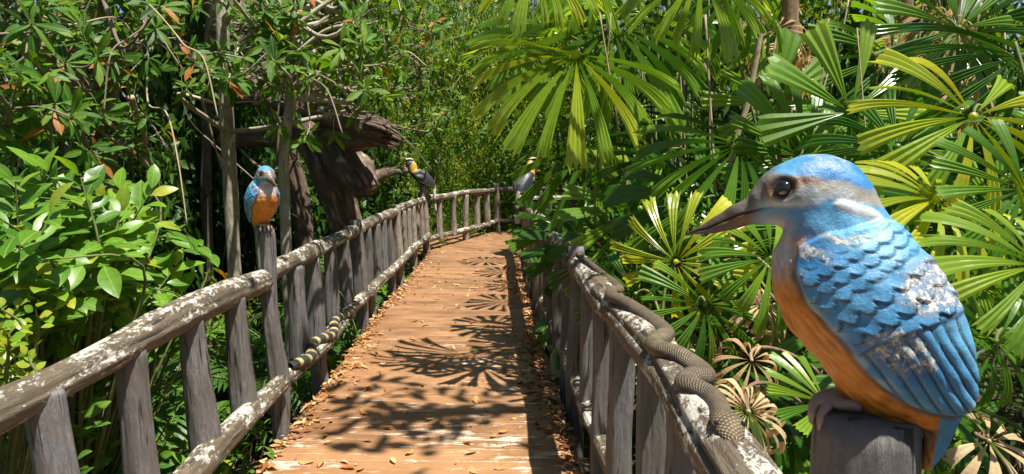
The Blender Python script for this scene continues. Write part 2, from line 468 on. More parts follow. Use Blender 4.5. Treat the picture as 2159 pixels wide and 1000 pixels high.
# joists and edge beam under the boards
jb = MB()
for off in (.12, .8, 1.45):
    pth = np.array([(LX(y) + off, y, -.11) for y in np.linspace(-1, 11.2, 30)])
    tube(jb, pth, .06, 4, seed=int(off * 100))
for y in np.arange(.5, 11, 1.5):
    for s in (.2, 1.4):
        tube(jb, [(LX(y) + s, y, -.75), (LX(y) + s, y, -.1)], .06, 8, seed=int(y * 10))
tag(jb.build('boardwalk_joists', M['trunk']), kind='structure')

# ------------------------------------------------------------------ railings
def rail_path(pts, n, wob, seed):
    p = spline(pts, n)
    wv = Wob(seed, 2.2, 4, 1); wz = Wob(seed + 9, 2.6, 4, 1)
    s = np.concatenate([[0], np.cumsum(np.linalg.norm(np.diff(p, axis=0), axis=1))])[:, None]
    p[:, 0] += wob * wv(s); p[:, 2] += wob * .7 * wz(s)
    return p
def upright_mb(x, y, z0, z1, r, seed, flat=1.0, pointy=False, lean=0.0, wav=.0):
    mb = MB()
    n = 40
    zz = np.linspace(z0, z1, n)
    g = np.random.default_rng(seed)
    wv = Wob(seed, 4.5, 3, 1); wr = Wob(seed + 3, 6, 3, 1)
    pth = np.stack([x + .006 * wv(zz[:, None]) + lean * (zz - z0), y + .006 * wr(zz[:, None]), zz], 1)
    rad = r * (1 + (.05 + wav) * wr(zz[:, None])) * np.linspace(1.08, .95, n)
    sd = 40
    th = np.linspace(0, 2 * math.pi, sd, endpoint=False) + g.uniform(0, .5)
    # rounded, irregular four-sided section
    shp = (np.abs(np.cos(th)) ** 3.2 + np.abs(np.sin(th)) ** 3.2) ** (-1 / 3.2) * (1 + .05 * np.sin(3 * th + g.uniform(0, 6)))
    shp = shp * .93
    rad2 = rad.copy()
    if pointy: rad2[-4:] *= np.array((.97, .85, .6, .25))
    else:
        rad2[-1] *= .9
    tube(mb, pth, rad2, sd, True, .035, seed, 22, shape=shp, groove=.09)
    return mb
def log_mb(path, r, seed, rough=.07, sides=44, ends=True):
    mb = MB()
    s = np.arange(len(path)) * .5
    rad = r * (1 + .06 * Wob(seed + 5, .5, 4, 1)(s[:, None]))
    tube(mb, path, rad, sides, True, rough, seed, 20, groove=.09)
    return mb

LZ = .885; RR = .064
fence_l = empty('log_railing', (-1.3, 3.5, 0), 'long weathered log railing along the left side of the boardwalk', 'railing')
fence_f = empty('log_railing', (-1.0, 12.5, 0), 'short sunlit log railing across the far end where the boardwalk bends right', 'railing')
fence_r = empty('log_railing', (.4, 3, 0), 'dark log railing on the right side with a brown snake on its top rail', 'railing')
fence_b = empty('log_railing', (1.5, 11, 0), 'log railing going off right past the grey backed hornbill behind palm leaves', 'railing')
for f in (fence_l, fence_f, fence_r, fence_b): f.location = (0, 0, 0)

def addp(mb, name, m, fence): return mb.build(name, m, fence)
# left
lp_y = [3.55, 5.95, 8.2]
posts_l = [(3.55, 1.155, .052), (5.95, .985, .06), (8.2, .975, .06), (10.95, 1.13, .062)]
for k, (y, zt, r) in enumerate(posts_l):
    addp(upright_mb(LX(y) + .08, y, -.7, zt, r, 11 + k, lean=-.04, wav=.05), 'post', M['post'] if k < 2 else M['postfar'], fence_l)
seg_l = [(-.5, 3.5), (3.6, 5.92), (5.98, 8.17), (8.23, 10.9)]
for k, (a, c) in enumerate(seg_l):
    ys_ = np.linspace(a, c, 6)
    sag = np.array([0, .004, .012, .008, .0, 0]) * 1.0
    z = LZ + (.0 if k else .0) + sag
    if k == 0: z = LZ - .02 + np.array([-.06, -.05, -.02, .0, .022, .005])
    pth = rail_path(np.stack([LX(ys_), ys_, z], 1), 70, .006, 40 + k)
    addp(log_mb(pth, RR if k == 0 else RR * .93, 60 + k), 'top_rail', M['rail'], fence_l)
    pth = rail_path(np.stack([LX(ys_) + .085, ys_, np.full(6, .295)], 1), 70, .007, 140 + k)
    addp(log_mb(pth, .054, 160 + k), 'lower_rail', M['rail'], fence_l)
bl = [3.55 - .44 * k for k in range(1, 8)] + [4.02, 4.46, 4.9, 5.35, 6.37, 6.8, 7.22, 7.66, 8.65, 9.1, 9.55, 10.0, 10.45]
for k, y in enumerate(bl):
    low = -.55 if (k + 1) % 3 == 0 else .285
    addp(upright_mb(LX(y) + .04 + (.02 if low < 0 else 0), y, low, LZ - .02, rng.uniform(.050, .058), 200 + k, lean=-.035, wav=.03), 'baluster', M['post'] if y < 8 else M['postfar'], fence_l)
# far
fa, fb, fc = np.array((-1.46, 10.95)), np.array((-.33, 14.55)), np.array((2.6, 14.9))
def far_run(p, q, nb, sd, fence, zt=1.04, endpost=True, skip0=True):
    p, q = np.array(p), np.array(q)
    ln = np.linspace(.02, .985, 6)[:, None]
    xy = p + (q - p) * ln
    addp(log_mb(rail_path(np.column_stack([xy, np.full(6, .90)]), 40, .012, sd), .06, sd + 1), 'top_rail', M['rail'], fence)
    addp(log_mb(rail_path(np.column_stack([xy, np.full(6, .20)]), 40, .012, sd + 2), .055, sd + 3), 'lower_rail', M['rail'], fence)
    for k in range(1, nb + 1):
        c = p + (q - p) * (k / (nb + 1))
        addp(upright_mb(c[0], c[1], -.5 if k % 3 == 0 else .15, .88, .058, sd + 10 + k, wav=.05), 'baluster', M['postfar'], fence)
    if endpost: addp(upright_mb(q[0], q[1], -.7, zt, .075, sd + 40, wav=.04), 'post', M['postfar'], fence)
far_run(fa, fb, 5, 300, fence_f)
far_run(fb, fc, 5, 350, fence_f)
# right
posts_r = [(.8, 1.185, .0), (3.95, 1.0, .055), (7.2, .99, .055), (10.6, 1.06, .062)]
for k, (y, zt, r) in enumerate(posts_r):
    if k == 0: continue
    addp(upright_mb(RX(y), y, -.7, zt, r, 21 + k, wav=.02), 'post', M['post'] if k < 2 else M['postfar'], fence_r)
HB = P(1831, 868, .8)                    # centre of the near kingfisher's post top
HZ = HB[2]
# hero post: finer mesh
mb = MB(); zz = np.linspace(-.7, HZ, 60)
pth = np.stack([HB[0] + .002 * np.sin(zz * 9), HB[1] + 0 * zz, zz], 1)
rad = np.full(60, .0635); rad[-2] *= .985; rad[-1] *= .95
tube(mb, pth, rad, 72, True, .02, 77, 30, groove=.05)
addp(mb, 'post', M['post'], fence_r)
RZ = .895
seg_r = [(-.8, .75), (.85, 3.9), (4.0, 7.15), (7.25, 10.55)]
rail_r = None
for k, (a, c) in enumerate(seg_r):
    ys_ = np.linspace(a, c, 7)
    pth = rail_path(np.stack([RX(ys_), ys_, np.full(7, RZ)], 1), 90, .006, 440 + k)
    if k == 1: rail_r = pth
    addp(log_mb(pth, .069, 460 + k, .06, 48), 'top_rail', M['rail'], fence_r)
    pth = rail_path(np.stack([RX(ys_) + .0, ys_, np.full(7, .2)], 1), 60, .006, 540 + k)
    addp(log_mb(pth, .05, 560 + k), 'lower_rail', M['rail'], fence_r)
br = [1.25, 1.68, 2.1, 2.55, 3.0, 3.45, 4.4, 4.85, 5.3, 5.75, 6.2, 6.65, 7.65, 8.1, 8.55, 9.0, 9.45, 9.9, 10.25]
for k, y in enumerate(br):
    addp(upright_mb(RX(y) + rng.uniform(-.01, .01), y, -.55 if k % 2 == 0 else .1, RZ - .02, rng.uniform(.05, .06), 600 + k, lean=rng.uniform(-.012, .012), wav=.03), 'baluster', M['post'] if y < 8 else M['postfar'], fence_r)
far_run((RX(10.6), 10.6), (2.9, 11.9), 6, 700, fence_b)

# ------------------------------------------------------------------ lofted statues
def loft(st, n, m, pw=2.0):
    """stations (Ux,Uy,Lx,Ly,w): rings in planes through U and L. returns grid V (n,m,3) with x,z profile (y down in px), y lateral"""
    s = spline(st, n)
    th = np.linspace(0, 2 * math.pi, m, endpoint=False)
    C = (s[:, :2] + s[:, 2:4]) / 2; A = (s[:, :2] - s[:, 2:4]) / 2; wd = np.maximum(s[:, 4], .5)
    co, si = np.cos(th), np.sin(th)
    e = 2 / pw
    cc = np.sign(co) * np.abs(co) ** e; ss = np.sign(si) * np.abs(si) ** e
    xy = C[:, None] + A[:, None] * cc[None, :, None]
    return np.concatenate([xy[..., :1], (wd[:, None] * ss[None, :])[..., None], xy[..., 1:2]], -1), th
def grid_faces(n, m):
    i, j = np.meshgrid(np.arange(n - 1), np.arange(m), indexing='ij'); j2 = (j + 1) % m
    return np.stack([i * m + j, (i + 1) * m + j, (i + 1) * m + j2, i * m + j2], -1).reshape(-1, 4)
def grid_normals(V):
    du = np.gradient(V, axis=0); dv = (np.roll(V, -1, 1) - np.roll(V, 1, 1)) / 2
    return nrm(np.cross(du, dv))
def sdf_poly(pts, poly):
    """signed distance, positive inside"""
    p = pts.reshape(-1, 2); q = np.asarray(poly, float); d = np.full(len(p), 1e9); ins = np.zeros(len(p), bool)
    for a, b in zip(q, np.roll(q, -1, 0)):
        e = b - a; t = np.clip(((p - a) @ e) / (e @ e), 0, 1)
        d = np.minimum(d, np.linalg.norm(p - a - t[:, None] * e, axis=1))
        cond = ((a[1] > p[:, 1]) != (b[1] > p[:, 1])) & (p[:, 0] < (b[0] - a[0]) * (p[:, 1] - a[1]) / (b[1] - a[1] + 1e-12) + a[0])
        ins ^= cond
    return np.where(ins, d, -d).reshape(pts.shape[:-1])
def sst(a, b, x):
    t = np.clip((x - a) / (b - a), 0, 1); return t * t * (3 - 2 * t)
def lerp(c, k, new):
    return c * (1 - k[..., None]) + np.asarray(new) * k[..., None]

def make_kingfisher():
    st = [(45, 301, 46, 307, 3), (95, 268, 100, 304, 12), (165, 217, 175, 288, 22), (226, 180, 245, 268, 34),
          (246, 146, 285, 262, 56), (290, 92, 318, 264, 84), (350, 55, 340, 276, 104), (420, 36, 340, 294, 114), (490, 43, 330, 322, 118),
          (550, 77, 319, 355, 120), (600, 148, 313, 395, 130), (640, 218, 315, 432, 150), (690, 280, 324, 485, 172), (740, 340, 344, 542, 186), (790, 408, 380, 602, 192),
          (830, 475, 422, 652, 188), (860, 548, 464, 696, 174), (880, 632, 500, 742, 152), (892, 702, 530, 792, 124), (891, 760, 585, 845, 96), (882, 800, 680, 872, 70),
          (868, 836, 752, 882, 50), (853, 885, 772, 908, 40), (828, 945, 774, 958, 34), (802, 1000, 777, 1002, 26), (792, 1008, 782, 1008, 8)]
    n, mm = 330, 220
    V, th = loft(st, n, mm)
    PX = V[..., [0, 2]]; x, y = PX[..., 0], PX[..., 1]
    side = np.abs(np.sin(th))[None, :] * np.ones((n, 1))
    Nn = grid_normals(V)
    if (Nn[n // 2, mm // 4] @ np.array((0, 1, 0))) < 0: Nn = -Nn
    w1 = Wob(1, .02, 6, 2)(PX); w2 = Wob(2, .06, 6, 2)(PX); w3 = Wob(5, .18, 8, 3)(V)
    wing = [(392, 322), (380, 365), (382, 410), (400, 455), (440, 508), (490, 560), (535, 615), (590, 682), (650, 738), (715, 780), (765, 800), (830, 812), (880, 806), (925, 740), (930, 640), (915, 550), (870, 450), (810, 360), (750, 285), (690, 235), (610, 225), (540, 248), (470, 268), (425, 292)]
    sd = sdf_poly(PX + np.stack([w2, w1], -1) * 3, wing)
    mask = sst(.12, .42, side)
    h = 15 * sst(0, 13, sd) * mask
    # feather axes
    ax = np.array((math.cos(R_(52)), math.sin(R_(52)))); s_ = (PX - np.array((400, 330))) @ ax; t_ = (PX - np.array((400, 330))) @ np.array((-ax[1], ax[0]))
    s_ = s_ + 7 * w1; t_ = t_ + 5 * w1
    tier = 330 + .0009 * (t_ + 60) ** 2 - .15 * t_             # covert line
    cov = sst(-8, 8, tier - s_) * sst(6, 30, sd) * sst(40, 90, s_)
    def scales(ps, pt, amp):
        row = np.floor(s_ / ps); f = s_ / ps - row
        tt = t_ / pt + .5 * (row % 2); u = tt - np.floor(tt) - .5
        edge = .92 - 1.9 * u ** 2                               # rounded lower tip
        inside = f < edge
        hh = np.where(inside, .25 + .75 * np.clip(f / np.maximum(edge, .2), 0, 1), .12)
        return hh * amp, sst(-.13, .0, f - edge) * sst(.22, .08, f - edge)
    hs, gs = scales(36, 44, 5.5)
    big = sst(150, 210, s_)
    hs2, gs2 = scales(62, 50, 8.0)
    h = h + cov * mask * (hs * (1 - big) + hs2 * big)
    # primaries: long ridges fanning from below the coverts
    ang = t_ + .16 * (s_ - 330) * (t_ / 160.0)
    ridge = ang / 36.0 + .03 * w1; fr = ridge - np.floor(ridge)
    prim = sst(-4, 10, s_ - tier) * sst(5, 26, sd)
    hr = 9 * np.sin(math.pi * fr) ** .45
    gr = sst(.17, .03, np.minimum(fr, 1 - fr))
    step = 6 * sst(12, -4, s_ - tier) * cov
    h = h + (prim * mask) * hr - prim * mask * 3 + step * mask
    # edge secondaries: fine streaks along the wing's lower edge
    # face: brow ridge, eye socket, gape, cheek
    eye = np.array((337, 142))
    de = np.linalg.norm((PX - eye) * np.array((1, 1.05)), axis=-1)
    h = h - 7 * sst(40, 22, de) * mask + 4 * np.exp(-((de - 46) / 10) ** 2) * mask
    gape = np.interp(x, [40, 110, 200, 290, 380], [304, 283, 236, 205, 192])
    dg = y - gape
    beakz = sst(262, 225, x)
    h = h - 5.5 * np.exp(-(dg / 4.0) ** 2) * sst(320, 260, x) * sst(55, 90, x) * mask
    cheek = np.exp(-(((x - 430) / 90) ** 2 + ((y - 215) / 34) ** 2))
    earp = sdf_poly(PX, [(468, 186), (490, 168), (540, 172), (590, 196), (618, 226), (590, 240), (540, 226), (490, 212)])
    h = h + 6 * sst(0, 22, earp) * mask
    # collar folds and plumage on breast
    st_w = Wob(9, .16, 7, 3)(np.stack([x * .85 - y * .5, V[..., 1], (x * .5 + y * .85) * .28], -1))
    breast = (1 - sst(-4, 6, sd)) * sst(300, 380, y)
    h = h + breast * (2.0 * st_w + .3 * w3)
    neck = np.exp(-(((x + .35 * y - 470) / 30) ** 2)) * sst(215, 250, y) * sst(420, 330, y)
    h = h - 3.5 * neck * mask
    h = h + .35 * w3 + 1.5 * w2
    tailr = sst(840, 880, y)
    h = h + tailr * 3 * np.sin(V[..., 1] / 7.0)
    V2 = V + Nn * h[..., None]
    # ---- paint
    blue = np.array((.035, .18, .42)); lblue = np.array((.11, .33, .51)); dkb = np.array((.015, .03, .05))
    orange = np.array((.60, .20, .015)); tan = np.array((.36, .25, .10)); white = np.array((.60, .58, .53)); grey = np.array((.26, .27, .29))
    C = np.ones((n, mm, 1)) * lblue
    C = lerp(C, .55 + .45 * np.clip(w1, -1, 1), blue)
    # underparts
    under = sst(8, -10, sd - 6 * w2) * sst(270, 330, y) * np.where(x < 800, 1, 0)
    C = lerp(C, under, orange)
    C = lerp(C, under * sst(.1, 1.1, st_w + .4 * w1) * .65, (.66, .28, .035))
    C = lerp(C, under * sst(.5, 1.2, -st_w + w1 * .4) * .4, (.24, .065, .012))
    chest = np.exp(-(((x - 325) / 75) ** 2 + ((y - 350) / 75) ** 2))
    C = lerp(C, np.clip(chest * 1.25, 0, 1) * sst(6, -8, sd), (.50, .46, .45))
    line = sst(18, 2, np.abs(sd + 2)) * sst(330, 420, y)
    C = lerp(C, line * .8, (.13, .055, .02))
    C = lerp(C, sst(30, 0, np.abs(sd - 20)) * sst(.2, 1.0, w2 + .4) * .45, (.42, .52, .56))
    # head
    headm = sst(300, 255, y - .18 * (x - 300)) * sst(640, 600, x)
    brow = np.interp(x, [235, 300, 360, 430, 500, 580], [160, 100, 104, 108, 116, 150])
    stripe_lo = np.interp(x, [230, 300, 400, 480, 560, 620], [182, 182, 178, 172, 176, 200])
    band = sst(-8, 10, y - brow + 4 * w2) * sst(8, -8, y - stripe_lo + 4 * w2) * headm
    C = lerp(C, band, tan)
    C = lerp(C, band * np.clip(sst(-.3, .9, w2 + .3) * .6 + .65 * sst(340, 440, x), 0, .92), (.21, .245, .27))
    C = lerp(C, np.exp(-((x - 395) / 60) ** 2 - ((y - 118) / 13) ** 2) * .95, (.13, .04, .012))
    C = lerp(C, np.exp(-((x - 300) / 34) ** 2 - ((y - 140) / 22) ** 2) * .9, (.12, .045, .015))
    wst = np.exp(-((y - np.interp(x, [240, 300, 400, 480], [190, 192, 188, 176])) / 11) ** 2) * sst(470, 400, x) * sst(235, 262, x)
    C = lerp(C, wst * .85, white)
    C = lerp(C, sst(0, 14, earp + 4 * w2) * .85, (.50, .52, .50))
    C = lerp(C, np.exp(-(((x - 320) / 42) ** 2 + ((y - 262) / 22) ** 2)) * .9, (.44, .43, .45))
    # beak
    bk = sst(292, 236, x + .28 * (y - 225))
    bcol = lerp(np.ones((n, mm, 1)) * np.array((.085, .058, .045)), sst(180, 250, x) * sst(4, -6, dg), (.16, .145, .135))
    bcol = lerp(bcol, sst(120, 235, x) * sst(-4, 8, dg) * .8, (.20, .105, .05))
    bcol = lerp(bcol, np.exp(-(dg / 3.5) ** 2), (.02, .015, .012))
    C = C * (1 - bk[..., None]) + bcol * bk[..., None]
    # dark dirt in the grooves between feathers
    C = lerp(C, np.clip(cov * mask * (gs * (1 - big) + gs2 * big) * (.75 + .3 * w2), 0, 1), dkb)
    C = lerp(C, np.clip(prim * mask * gr * .9, 0, 1), dkb)
    C = lerp(C, np.clip(np.exp(-((s_ - tier) / 6) ** 2) * sst(6, 26, sd) * .6, 0, 1), dkb)
    C = lerp(C, np.exp(-((de - 30) / 8) ** 2) * .9 * mask, (.05, .025, .015))
    # tail: brown underneath
    C = lerp(C, sst(850, 890, y) * sst(18, -10, x - np.interp(y, [800, 870, 1000], [800, 800, 776])), (.16, .075, .03))
    C = lerp(C, sst(800, 880, y) * sst(700, 640, x) * .7, (.16, .07, .025))
    # worn amount: back, crown
    wear = -.22 + .0 * x
    topn = np.cos(th)[None, :] * np.ones((n, 1))
    wear = wear + .47 * sst(-.45, .6, topn + .35 * w1 + .15 * w2) * sst(130, 200, y) * sst(760, 500, y)
    wear = wear + .52 * sst(-.5, .5, topn + .3 * w2) * sst(330, 400, x) * sst(125, 70, y) * sst(560, 520, x)
    wear = wear + .40 * sst(-.1, 1.0, w1) * sst(250, 300, y) * sst(5, 20, sd) + .55 * np.exp(-(((x - 500) / 95) ** 2 + ((y - 285) / 26) ** 2)) * sst(-.9, .4, w2)
    wear = wear - .3 * bk + .17 * np.exp(-(((x - 205) / 20) ** 2 + ((y - 190) / 9) ** 2))
    wear = wear - .14 * under + .12 * sst(650, 800, y) * sst(.3, .9, topn)
    wear = np.minimum(wear, .36)
    return V2, C, wear, sd, bk, mask, n, mm, eye

KS = .0004
KV, KC, KW, ksd, kbk, kmask, kn, km, keye = make_kingfisher()
def to_local(V):
    return np.stack([(V[..., 0] - 620) * KS, -V[..., 1] * KS, (852 - V[..., 2]) * KS], -1)
KL = to_local(KV)
faces = grid_faces(kn, km)
KN = grid_normals(KL); 
if KN[kn // 2, km // 4] @ np.array((0, -1, 0)) < 0: KN = -KN
def submesh(name, fsel, matl):
    f = faces[fsel]; ids, inv = np.unique(f.ravel(), return_inverse=True)
    mb = MB()
    Vf = KL.reshape(-1, 3)[ids]
    mb.add(Vf, inv.reshape(-1, 4)[:, ::-1], tint=KW.ravel()[ids], tc=Vf, colr=KC.reshape(-1, 3)[ids])
    me = mb.build(name, matl, link=False)
    me.normals_split_custom_set_from_vertices(KN.reshape(-1, 3)[ids].tolist())
    return me
fm = lambda a: a.ravel()[faces].mean(1)
latf = KL[..., 1].ravel()[faces].mean(1)
is_beak = fm(kbk) > .5
is_wing = (fm(ksd) > -1) & (fm(kmask) > .05) & ~is_beak
me_body = submesh('body', ~is_beak & ~is_wing, M['bird'])
me_beak = submesh('beak', is_beak, M['bird'])
me_wl = submesh('wing', is_wing & (latf < 0), M['bird'])
me_wr = submesh('wing', is_wing & (latf >= 0), M['bird'])
def sphere_mesh(name, r, mtl, seg=24):
    mb = MB(); th = np.linspace(0, math.pi, seg // 2 + 1); ph = np.linspace(0, 2 * math.pi, seg, endpoint=False)
    V = np.stack([np.sin(th)[:, None] * np.cos(ph), np.sin(th)[:, None] * np.sin(ph), np.cos(th)[:, None] * np.ones(seg)], -1) * r
    mb.add(V, grid_faces(len(th), seg)); return mb.build(name, mtl, link=False)
me_eye = sphere_mesh('eye', .0108, M['eye'])
def eye_pos(sign):
    d = np.linalg.norm(KV[..., [0, 2]] - keye, axis=-1) + np.where(KL[..., 1] * sign > 0, 0, 1e6)
    k = np.unravel_index(np.argmin(d), d.shape)
    return KL[k] - KN[k] * .0035
def foot_mesh(sign):
    mb = MB()
    rad = .0635
    for a in (-24, 0, 22):
        a2 = R_(180 + a * .8 + sign * 14)
        d = np.array((math.cos(a2), math.sin(a2)))
        p0 = np.array((-.012, sign * .022))
        pts = [(*p0, .014), (*(p0 + d * .022), .013), (*(d * (rad * .80) + p0 * .3), .010), (*(d * (rad * .98) + p0 * .2), -.002), (*(d * (rad * 1.03) + p0 * .15), -.022)]
        pth = spline(pts, 16)
        tube(mb, pth, np.interp(np.linspace(0, 1, 16), [0, .5, .85, 1], [.0075, .0062, .0048, .0015]), 10, True, .05, int(a) + 90)
    mb.col = [np.ones((len(v), 3)) * np.array((.30, .20, .17)) for v in mb.V]
    mb.tint = [np.full(len(v), -.1) for v in mb.V]
    return mb.build('foot', M['bird'], link=False)
me_fl, me_fr = foot_mesh(-1), foot_mesh(1)
def kingfisher(loc, heading_deg, label, scale=1.0):
    """heading: compass angle of the beak, the mesh faces -X"""
    r = empty('kingfisher_statue', loc, label, 'bird statue', 'painted kingfisher statues on railing posts', R_(heading_deg - 180))
    r.scale = (scale,) * 3
    for nm, me in (('body', me_body), ('beak', me_beak), ('wing', me_wl), ('wing', me_wr), ('foot', me_fl), ('foot', me_fr)):
        meshobj(nm, me, r)
    for sg in (-1, 1):
        e = meshobj('eye', me_eye, r); e.location = eye_pos(sg)
    return r
kingfisher((HB[0], HB[1], HZ), 158, 'large blue and orange kingfisher statue in side view on the nearest right post', .98)
kingfisher((LX(3.55), 3.55, 1.155), 311, 'small blue and orange kingfisher statue facing forward on the tall left railing post', 1.0)

# ------------------------------------------------------------------ hornbills
def hornbill_parts():
    parts = {}
    K = .0011
    loc = lambda V: np.stack([(V[..., 0] - 590) * K, -V[..., 1] * K, (485 - V[..., 2]) * K], -1)
    def add(nm, st, n, m, colf, pw=2.0):
        V, th = loft(st, n, m, pw)
        C = colf(V[..., 0], V[..., 2], V[..., 1])
        mb = MB(); Lc = loc(V)
        mb.add(Lc, grid_faces(n, m)[:, ::-1], tint=0, tc=Lc, colr=C)
        parts.setdefault(nm, []).append(mb.build(nm, M['hornbill'], link=False))
    w = Wob(31, .05, 6, 2)
    def bodyc(x, y, l):
        C = np.ones(x.shape + (1,)) * np.array((.03, .034, .04))
        neck = sst(-12, 6, x - np.interp(y, [190, 260, 320], [500, 452, 428])) * sst(30, 10, x - np.interp(y, [190, 300, 345], [535, 540, 480]) + .0 * y) * sst(352, 335, y + .25 * (x - 480))
        C = lerp(C, neck, (.50, .30, .04))
        k = sst(.3, .9, w(np.stack([x, y], -1)) + .3 * np.sin(l * .3)) * sst(300, 380, y) * .35
        C = lerp(C, k, (.22, .22, .21))
        C = lerp(C, np.exp(-(((x - 540) / 40) ** 2 + ((y - 375) / 22) ** 2)) * .8, (.5, .48, .40))
        return C
    add('body', [(392, 208, 388, 240, 10), (425, 188, 398, 280, 34), (480, 196, 412, 312, 42), (518, 235, 424, 332, 44), (534, 285, 440, 356, 48), (572, 298, 470, 392, 66), (625, 318, 512, 440, 86), (675, 368, 572, 480, 86), (712, 425, 632, 502, 66), (738, 480, 690, 515, 40), (742, 505, 712, 520, 20)], 60, 40, bodyc)
    def tailc(x, y, l):
        C = np.ones(x.shape + (1,)) * np.array((.52, .48, .38))
        C = lerp(C, sst(648, 658, y) * sst(722, 712, y), (.04, .04, .045)); return C
    add('tail', [(742, 490, 700, 500, 20), (747, 560, 706, 562, 32), (750, 690, 716, 692, 36), (754, 790, 728, 790, 30), (750, 800, 735, 800, 8)], 40, 24, tailc, 2.6)
    beakc = lambda x, y, l: lerp(np.ones(x.shape + (1,)) * np.array((.58, .33, .05)), sst(330, 305, x), (.50, .16, .03))
    add('beak', [(408, 206, 402, 250, 20), (385, 206, 378, 246, 24), (350, 222, 344, 262, 20), (322, 252, 318, 284, 13), (304, 290, 304, 298, 4)], 30, 20, beakc)
    add('beak', [(402, 250, 398, 274, 16), (378, 250, 372, 274, 17), (350, 268, 346, 286, 13), (330, 292, 328, 300, 5)], 20, 16, beakc)
    casc = lambda x, y, l: np.ones(x.shape + (1,)) * np.array((.66, .52, .30))
    add('casque', [(366, 206, 368, 214, 6), (376, 184, 380, 206, 24), (410, 172, 412, 198, 34), (450, 168, 450, 192, 34), (478, 176, 476, 194, 24), (488, 186, 486, 192, 6)], 24, 20, casc, 2.8)
    # wings: folded shields with pale edge
    for sg in (-1, 1):
        st = [(520, 330, 505, 380, 6), (570, 318, 520, 408, 12), (630, 335, 560, 448, 14), (685, 385, 625, 480, 13), (725, 445, 690, 500, 9), (748, 500, 735, 508, 3)]
        V, th = loft(st, 40, 28)
        bulge = np.interp(V[..., 0], [500, 560, 640, 700, 750], [58, 68, 74, 58, 24])
        V[..., 1] += sg * bulge
        x, y = V[..., 0], V[..., 2]
        lo = np.interp(x, [505, 520, 560, 625, 690, 735], [380, 408, 448, 480, 500, 508])
        C = np.ones(x.shape + (1,)) * np.array((.035, .04, .048))
        C = lerp(C, sst(.2, .9, w(np.stack([x * 1.4, y], -1))) * .45, (.25, .25, .24))
        C = lerp(C, sst(12, 5, lo - y) * .85, (.45, .40, .30))
        mb = MB(); Lc = loc(V); mb.add(Lc, grid_faces(40, 28)[:, ::-1], tint=0, tc=Lc, colr=C)
        parts.setdefault('wing', []).append(mb.build('wing', M['hornbill'], link=False))
        mb = MB()
        tube(mb, spline([((590 - 590) * K, sg * .03, .03), (-.012, sg * .03, .006), (-.055, sg * .035, -.002), (-.066, sg * .036, -.03)], 10), .01, 8)
        mb.col = [np.ones((len(v), 3)) * np.array((.12, .11, .10)) for v in mb.V]
        parts.setdefault('foot', []).append(mb.build('foot', M['hornbill'], link=False))
    parts['eye'] = [sphere_mesh('eye', .008, M['eye'], 12)] * 2
    return parts, K
hp, HK = hornbill_parts()
def hornbill(loc, heading, label, scale, head_yaw=0):
    r = empty('hornbill_statue', loc, label, 'bird statue', 'painted hornbill statues on far posts', R_(heading - 180)); r.scale = (scale,) * 3
    for nm, ms in hp.items():
        for k, me in enumerate(ms):
            o = meshobj(nm, me, r)
            if nm == 'eye': o.location = ((412 - 590) * HK, (-1) ** k * .037, (485 - 222) * HK)
    return r
hornbill((LX(10.95) - .0, 10.95, 1.13), 186, 'dark hornbill statue with yellow neck in side view on the left bend post', 1.25)
hornbill((RX(10.6), 10.6, 1.06), 62, 'grey backed hornbill statue seen from behind, white tail with black band, by the palm leaves', 1.5)

# ------------------------------------------------------------------ snakes
def snake_mesh(path, rad, colf, flat=.85, sides=22, name='body', upv=None):
    path = np.asarray(path); N = len(path); t, n_, b_ = frames(path)
    s = np.concatenate([[0], np.cumsum(np.linalg.norm(np.diff(path, axis=0), axis=1))])
    th = np.linspace(0, 2 * math.pi, sides, endpoint=False)
    upw = np.array((0, 0, 1.0)); sdv = nrm(np.cross(t, upw)); u2 = np.cross(sdv, t)
    V = path[:, None] + rad[:, None, None] * (np.cos(th)[None, :, None] * sdv[:, None] + flat * np.sin(th)[None, :, None] * u2[:, None])
    tc = np.stack([th[None, :] * np.ones((N, 1)), s[:, None] * np.ones(sides), np.zeros((N, sides))], -1)
    C = colf(s, th, V)
    mb = MB(); Q = grid_faces(N, sides)
    mb.add(V, Q[:, ::-1], tc=tc, colr=C)
    return mb, s
# brown snake along the near right top rail
ys_r = rail_r[:, 1]
def on_rail(y, lat, lift):
    x = np.interp(y, ys_r, rail_r[:, 0]); z = np.interp(y, ys_r, rail_r[:, 2])
    a = lat / .067
    return np.array((x + .072 * math.sin(a) + lift * math.sin(a), y, z + .072 * math.cos(a) + lift * math.cos(a)))
ctl = [(3.85, -.02), (3.5, .0), (3.2, .02), (2.98, .045), (2.80, .04), (2.72, -.01), (2.62, -.03), (2.45, .0), (2.22, .04), (2.08, .05), (1.98, .015), (1.92, -.03), (1.86, -.035), (1.78, .005), (1.70, .045), (1.635, .048), (1.595, .0), (1.555, -.03), (1.51, -.01), (1.46, .012), (1.40, .012), (1.33, -.004)]
pth = spline([on_rail(y, l_, .004) for y, l_ in [(y, .008 + (l_ - .008) * .8) for y, l_ in ctl]], 320)
Nn_ = len(pth)
rad = np.interp(np.linspace(0, 1, Nn_), [0, .15, .4, .75, .9, .955, 1], [.010, .022, .029, .029, .025, .022, .022])
def brownc(s, th, V):
    C = np.ones((len(s), len(th), 1)) * np.array((.125, .098, .07))
    k = sst(.2, .9, Wob(71, 9, 5)(V)); C = lerp(C, k * .6, (.17, .135, .085))
    return C
sn = empty('snake_statue', pth[0], 'brown scaly snake statue winding along the near right top rail towards the kingfisher post', 'snake statue')
mb, s_ = snake_mesh(pth, rad, brownc)
mb.build('body', M['snake'], sn, origin=pth[0])
